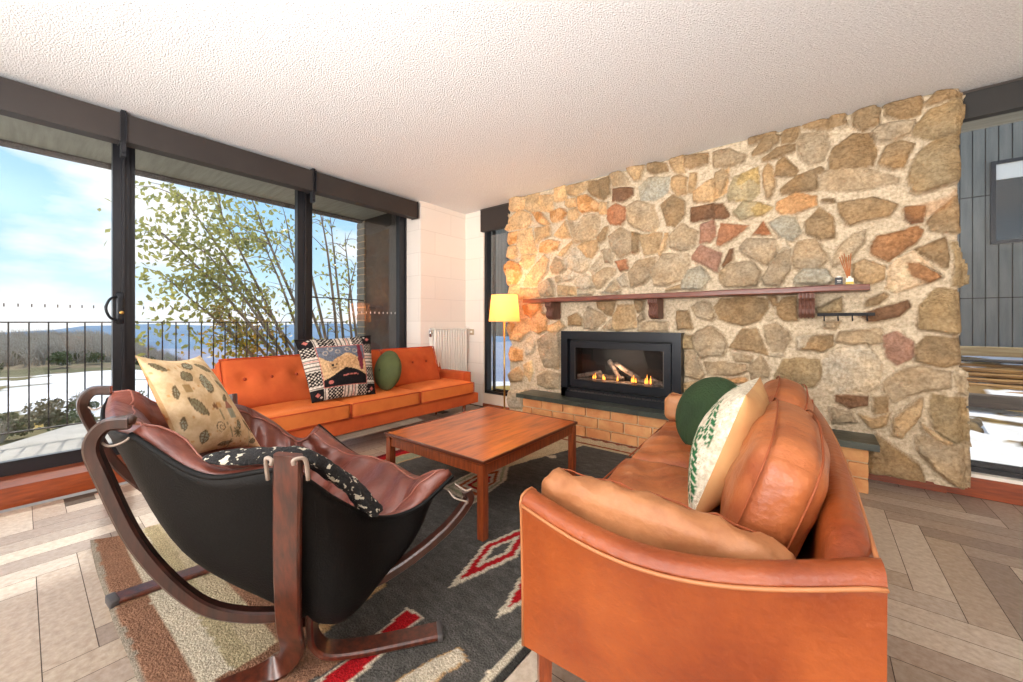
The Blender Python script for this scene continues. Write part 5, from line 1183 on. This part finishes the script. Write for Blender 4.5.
me = bpy.data.meshes.new('hillside'); me.from_pydata(V.tolist(), [], np.stack([jj*nc_+ii, jj*nc_+ii+1, (jj+1)*nc_+ii+1, (jj+1)*nc_+ii], 1).tolist())
me.materials.append(mat('snowy_hillside', (255, 255, 255), 0.95, (226, 222, 214), 1.5, 6, attr='col', spec=0.1)); me.polygons.foreach_set('use_smooth', [True]*len(me.polygons))
hl = bpy.data.objects.new('hillside', me); COL.objects.link(hl); hl['kind'] = 'structure'; set_colors(hl, np.clip(tcx.reshape(-1, 3), 0, 1))
# distant mountains, air haze put into their blue colours
def ridge(name, D, top, th, matn, seed, ph0=-30, ph1=64):
    ph = np.radians(np.linspace(ph0, ph1, 180)); q = MB(); G_ = []
    zt = top(np.degrees(ph))+th*vnoise(np.degrees(ph)*0.4, np.zeros_like(ph), seed, 4, 0.5)
    for k in range(10):
        f = k/9; d = D*(1-0.35*f); z = 1.03+zt*(1-f)-D*0.10*f
        z = z+D*0.004*f*(1-f)*vnoise(np.degrees(ph), np.full_like(ph, f*6), seed+3, 3, 0.6)*8
        c = np.cos(ph); s = np.sin(ph); G_.append([(-d*c[i], d*s[i], z[i]) for i in range(len(ph))])
    q.grid(G_); return tag(q.build(name, M[matn], smooth=True), kind='structure')
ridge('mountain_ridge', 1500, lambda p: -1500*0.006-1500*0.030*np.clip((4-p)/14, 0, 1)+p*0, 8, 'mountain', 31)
M['mountain2'] = mat('nearer_hazy_mountain', (150, 158, 176), 1.0, (134, 144, 164), 0.02)
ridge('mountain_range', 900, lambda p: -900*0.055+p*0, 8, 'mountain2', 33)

# ---- shrubs and bare branches
def shrub_mesh(seed, nleaf, R_, mt, name):
    r = random.Random(seed); q = MB()
    blobs = [(r.uniform(-.5, .5), r.uniform(-.5, .5), r.uniform(.2, .8), r.uniform(.3, .5)) for _ in range(6)]
    for _ in range(nleaf):
        b = r.choice(blobs); a = r.uniform(0, 6.283); cz_ = r.uniform(-0.6, 1); rr_ = b[3]*r.uniform(0.75, 1.05); s = math.sqrt(1-cz_*cz_)
        p = Vector((b[0]+rr_*s*math.cos(a), b[1]+rr_*s*math.sin(a), max(0.02, b[2]+rr_*cz_)))*R_
        d1 = Vector((r.gauss(0, 1), r.gauss(0, 1), r.gauss(0, 1))).normalized()*0.10*R_; d2 = d1.cross(Vector((r.gauss(0, 1), r.gauss(0, 1), r.gauss(0, 1)))).normalized()*0.05*R_
        q.add([p-d1, p+d2, p+d1, p-d2], [(0, 1, 2, 3)])
    q.keep = True
    return q
protos = [shrub_mesh(k, 420, 1.0, None, 'shrub').build('foliage', M['shrub' if k % 2 else 'shrub_green']) for k in range(3)]
for p in protos: COL.objects.unlink(p)
def dead_mesh(seed):
    r = random.Random(seed); q = MB()
    for k in range(16):
        a = r.uniform(0, 6.283); l_ = r.uniform(0.6, 1.2); e_ = Vector((math.cos(a)*r.uniform(.1, .5), math.sin(a)*r.uniform(.1, .5), l_))
        q.tube([(0, 0, 0), tuple(e_*0.5+Vector((r.uniform(-.08, .08), r.uniform(-.08, .08), 0))), tuple(e_)], 0.018, 4, scale=[1, .7, .3])
        for _ in range(2): 
            m0 = e_*r.uniform(.4, .8); q.tube([tuple(m0), tuple(m0+Vector((r.uniform(-.25, .25), r.uniform(-.25, .25), r.uniform(.1, .35))))], 0.009, 4)
    return q
deadp = [dead_mesh(s).build('branches', M['dead']) for s in (1, 2)]
for p in deadp: COL.objects.unlink(p)
rs = random.Random(4)
spots = []
for k in range(16):       # ph in degrees, rho
    spots.append((rs.uniform(-2, 4) if k < 11 else rs.uniform(3, 8), rs.uniform(14.5, 21), rs.uniform(0.32, 0.62), 'near'))
for k in range(30): spots.append((rs.uniform(-3, 8.5), rs.uniform(66, 190), rs.uniform(1.4, 3.0), 'line'))
where = {'near': 'olive green shrub on the slope just below the balcony railing', 'line': 'dark scrubby bush on the far hillside beyond the snowfield'}
for i, (ph, rh, s, wh) in enumerate(spots):
    x, y = -rh*math.cos(math.radians(ph)), rh*math.sin(math.radians(ph)); z = float(terr_z(np.array([x]), np.array([y]))[0])
    isdead = (i % 4 == 1); src = deadp[i % 2] if isdead else protos[i % 3]
    o = src.copy(); o.name = 'bare_shrub' if isdead else 'shrub'; COL.objects.link(o); o.location = (x, y, z-0.05*s); o.scale = (s, s, s*(1.0 if not isdead else 1.3)); o.rotation_euler.z = rs.uniform(0, 6)
    if isdead: tag(o, ('pale leafless shrub on the slope below the balcony railing' if wh == 'near' else 'pale leafless bush on the far hillside beyond the snowfield'), 'shrub', 'bare shrubs '+wh)
    else: tag(o, where[wh], 'shrub', 'leafy shrubs '+wh)
# bare forest on the far ridge: nobody could count it
q = MB()
for k in range(3200):
    ph = math.radians(rs.uniform(-4, 12)); rh = rs.uniform(88, 255); x, y = -rh*math.cos(ph), rh*math.sin(ph); z = 0 
    q.v.append((x, y, rh)); 
pts = np.array(q.v); zz = terr_z(pts[:, 0], pts[:, 1]); q = MB()
for (x, y, _), z in zip(pts, zz):
    h_ = rs.uniform(1.6, 4.2); w_ = rs.uniform(0.06, 0.16); a = rs.uniform(-.35, .35)*h_
    for b_ in (0, 1, 2):
        l_ = h_*(1, .8, .7)[b_]; dx_ = (0, .35, -.35)[b_]*h_*0.6; z0_ = z-0.3+b_*0.2*h_
        q.add([(x-w_, y-w_, z0_), (x-w_, y+w_, z0_), (x+w_, y, z0_), (x+dx_*0.5, y+a+dx_, z0_+l_)], [(0, 1, 3), (1, 2, 3), (2, 0, 3), (0, 2, 1)])
q.keep = True
tag(q.build('bare_forest', M['dead']), 'grey leafless snow gum forest covering the far hillside', 'forest', kind='stuff')

# ---- the tree beyond the railing
def pix(u, v, X_):     # point on the plane X = X_ seen at a pixel of the photograph (used once, to measure the tree)
    a = (u-511.5)/F; dx = -math.sin(YAW)+a*math.cos(YAW); dy = math.cos(YAW)+a*math.sin(YAW); k = X_/dx
    return Vector((X_, dy*k, H-(v-322)/F*k))
rt = random.Random(21)
t = thing('snow_gum_tree', 'multi stemmed tree with thin yellow green leaves beyond the balcony railing', 'tree', (-7.2, 3.75, -1.6))
base = Vector((-7.2, 3.75, -1.6))
ends = [((250, 195), -6.8), ((285, 215), -7.4), ((222, 215), -6.6), ((200, 245), -6.5), ((185, 200), -6.9), ((165, 235), -6.6), ((262, 240), -7.6), ((300, 190), -7.3), ((330, 215), -7.6), ((345, 240), -7.9), ((240, 280), -6.9), ((215, 300), -6.7), ((180, 290), -6.6), ((318, 200), -6.9), ((356, 262), -7.7)]
tips = []
tw = MB()
for k, ((u, v), X_) in enumerate(ends):
    e_ = pix(u, v, X_); b0 = base+Vector((rt.uniform(-.25, .25), rt.uniform(-.25, .25), 0))
    m1 = b0.lerp(e_, 0.42)+Vector((rt.uniform(-.2, .2), 0.25, -0.15)); m2 = b0.lerp(e_, 0.75)+Vector((rt.uniform(-.15, .15), 0.05, 0.1))
    P_ = catmull([b0, m1, m2, e_], 7); q = MB(); q.tube(P_, 0.045, 7, scale=[1-0.85*i/(len(P_)-1) for i in range(len(P_))]); q.build('trunk', M['bark'], t, smooth=True)
    for m_ in range(15):
        i = rt.randint(9, len(P_)-1); p = P_[i]; d = Vector((rt.uniform(-.5, .5), rt.uniform(-.75, .25), rt.uniform(-.15, .5)))*rt.uniform(.4, .9)
        p2 = p+d; tw.tube(catmull([p, p+d*0.5+Vector((0, 0, .06)), p2], 3), 0.009, 4, scale=[1-0.12*z_ for z_ in range(7)]); tips.append((p, p2))
tw.build('twigs', M['bark'], t)
lv = MB(); lv2 = MB()
def inv(p):
    rel = p-Vector((0, 0, H)); d_ = rel.x*-math.sin(YAW)+rel.y*math.cos(YAW); a_ = rel.x*math.cos(YAW)+rel.y*math.sin(YAW); return 511.5+F*a_/d_, 322-F*rel.z/d_
def leaf_at(p, q, s=0.105):
    d1 = Vector((rt.gauss(0, 0.6), rt.gauss(0, 0.6), -0.5+rt.gauss(0, .5))).normalized()*s*rt.uniform(.6, 1.1); n_ = Vector((rt.gauss(0, 1), rt.gauss(0, 1), rt.gauss(0, 1))); d2 = d1.cross(n_).normalized()*s*0.24
    fold = d1.cross(d2).normalized()*s*0.05
    q.add([p, p+d1*0.5+d2+fold, p+d1, p+d1*0.5-d2+fold, p+d1*0.5], [(0, 1, 4), (1, 2, 4), (2, 3, 4), (3, 0, 4)])
for p, p2 in tips:
    u, v = inv(p2)
    n_l = 18 if (u < 255) else 7
    if u > 305: n_l = 3
    for _ in range(n_l):
        f = rt.uniform(0.3, 1.15); c = p.lerp(p2, f)+Vector((rt.gauss(0, .09), rt.gauss(0, .09), rt.gauss(0, .08))); leaf_at(c, lv)
for (u, v, X_, n_l, sp_) in ((165, 225, -6.6, 190, .22), (195, 205, -6.7, 240, .25), (225, 235, -6.6, 220, .3), (185, 255, -6.6, 190, .25), (240, 210, -6.8, 160, .25), (170, 300, -6.5, 90, .18), (160, 335, -6.5, 60, .15), (215, 275, -6.7, 120, .25), (265, 225, -7.0, 90, .25), (352, 270, -7.6, 50, .2), (182, 320, -6.5, 60, .15)):
    c0_ = pix(u, v, X_)
    for _ in range(int(n_l*0.6)): leaf_at(c0_+Vector((rt.gauss(0, sp_), rt.gauss(0, sp_), rt.gauss(0, sp_*.8))), lv)
for (u, v, X_, n_l, sp_) in ((245, 330, -6.9, 150, .2), (230, 345, -6.8, 120, .2), (262, 345, -6.9, 100, .2), (222, 318, -6.8, 50, .12)):
    c0_ = pix(u, v, X_)
    for _ in range(n_l): leaf_at(c0_+Vector((rt.gauss(0, sp_), rt.gauss(0, sp_), rt.gauss(0, sp_))), lv2)
lv.keep = lv2.keep = True
lv.build('foliage', M['leaf'], t); lv2.build('autumn_foliage', M['leaf_orange'], t)

# ============================================================ OUTSIDE, RIGHT: clad building, timbers, snow
t = thing('clad_building', 'grey vertical board building seen outside the right window', 'building', (0, 9.0, 0.3))
q = MB(); bwid = 0.128; x = -8.6; k = 0
while x < 8:
    q.box(x, x+bwid-0.012, 9.0, 9.05, 0.60, 1.385); q.box(x, x+bwid-0.012, 9.0, 9.05, 1.40, 2.93); q.box(x, x+bwid-0.012, 9.0, 9.05, 2.945, 5.5); x += bwid
q.box(-8.6, 8, 9.03, 9.2, 0.60, 5.5, 1)
M['clad'] = mat('weathered_grey_cladding', (132, 130, 122), 0.75, (112, 112, 106), 3, stretch=(4, 1, 0.5), bump=0.2)
q.build('board_wall', [M['clad'], M['dark_wall']], t)
wx0, wx1, wz0, wz1 = 2.06, 3.6, 2.19, 3.42
f = MB(); f.box(wx0, wx0+0.05, 8.95, 9.0, wz0, wz1); f.box(wx1-.05, wx1, 8.95, 9.0, wz0, wz1); f.box(wx0+0.05, wx1-.05, 8.95, 9.0, wz0, wz0+.05); f.box(wx0+0.05, wx1-.05, 8.95, 9.0, wz1-.05, wz1)
fr = f.build('window_frame', M['black_metal'], t)
q = MB(); q.box(wx0+.05, wx1-.05, 8.985, 8.99, wz0+.05, wz1-.05); q.build('glass_pane', M['dark_glass'], fr)
q = MB(); q.box(wx0+.05, wx1-.05, 8.97, 8.984, wz1-0.28, wz1-.05); q.build('pale_blind', M['white_paint'], fr)
# snowy bank: slopes up from the window to the building
gx = np.linspace(-1.5, 5.5, 120); gy = np.linspace(3.75, 9.3, 120); BX, BY = np.meshgrid(gx, gy)
BZ = np.interp(BY, [3.7, 4.6, 5.6, 6.6, 9.3], [-0.35, -0.15, 0.05, 0.22, 0.55])+0.05*vnoise(BX, BY, 61, 4, 1.2)
bn = vnoise(BX, BY*1.6, 62, 4, 2.6); bc = np.tile(C_(246, 246, 248), BX.shape+(1,))
gmask = (bn > 0.15); bc[gmask] = C_(150, 122, 62); bc[bn > 0.25] = C_(96, 78, 50)
bc[(BY > 6.3) & (vnoise(BX, BY, 63, 3, 1.5) > 0.1)] = C_(140, 110, 70)
BZ = BZ+np.where(bn > 0.2, 0.03*np.abs(vnoise(BX, BY, 64, 3, 9)), 0.0)
V = np.stack([BX.ravel(), BY.ravel(), BZ.ravel()], 1); nr_, nc_ = BX.shape
jj, ii = np.meshgrid(np.arange(nr_-1), np.arange(nc_-1), indexing='ij'); jj = jj.ravel(); ii = ii.ravel()
me = bpy.data.meshes.new('snow_bank'); me.from_pydata(V.tolist(), [], np.stack([jj*nc_+ii, jj*nc_+ii+1, (jj+1)*nc_+ii+1, (jj+1)*nc_+ii], 1).tolist())
me.materials.append(mat('snow_and_grass', (255, 255, 255), 0.95, (232, 230, 226), 6, 4, attr='col', spec=0.1, bump=0.4, bscale=30)); me.polygons.foreach_set('use_smooth', [True]*len(me.polygons))
o = bpy.data.objects.new('snow_bank', me); COL.objects.link(o); o['kind'] = 'structure'; set_colors(o, np.clip(bc.reshape(-1, 3), 0, 1))
def beam(x0_, x1_, y_, z0_, hgt_, d_, mt, label, cat='beam', rot=0, name='timber_beam', group=None):
    q = MB(); q.rbox(((x0_+x1_)/2, y_, z0_+hgt_/2), AX(rot), (x1_-x0_, d_, hgt_), 0.01, 4); return tag(q.build(name, M[mt]), label, cat, group)
for k in range(7):
    beam(0.6, 4.5, 6.9+0.14*k, 0.21+0.05*k, 0.036, 0.16, 'gold_timber', ['lowest', 'second lowest', 'third lowest', 'middle', 'third highest', 'second highest', 'highest'][k]+' weathered board of the stepped timber stack outside the right window', 'board', name='timber_board')
beam(0.6, 4.6, 8.2, 0.56, 0.13, 0.12, 'pale_timber', 'pale yellow beam along the foot of the grey clad building')
beam(0.9, 2.9, 6.1, 0.16, 0.13, 0.16, 'sleeper', 'dark sleeper lying across the snow outside the right window', rot=0.03)
beam(1.5, 2.1, 7.6, 0.52, 0.03, 0.3, 'black_steel', 'dark flat panel lying on the timbers outside', 'panel', rot=-0.2, name='dark_panel')
q = MB(); r5 = random.Random(9)
def rock(x, y, z, s, lab):
    q = MB(); q.rbox((x, y, z), AX(r5.uniform(0, 3)), (s*1.5, s, s*0.6), s*0.25, 5, fn=lambda l, p: (p.x*(1+0.15*math.sin(5*l[1])), p.y*(1+0.2*math.sin(4*l[0])), p.z*(1+0.25*math.sin(6*l[0]+3*l[1])))); tag(q.build('rock', mat('mossy_rock', (136, 112, 76), 0.9, (92, 76, 54), 8, bump=1, bscale=30), smooth=True), lab, 'rock')
rock(1.12, 5.6, 0.02, 0.24, 'brown grassy rock in the snow beside the stone wall edge')
# house eaves over the right window side (keeps the sun off the glass as the real roof does)
mb = MB(); mb.box(-4.0, 4.0, 3.9, 4.4, 2.46, 2.56); struct(mb, 'eaves', M['soffit'])
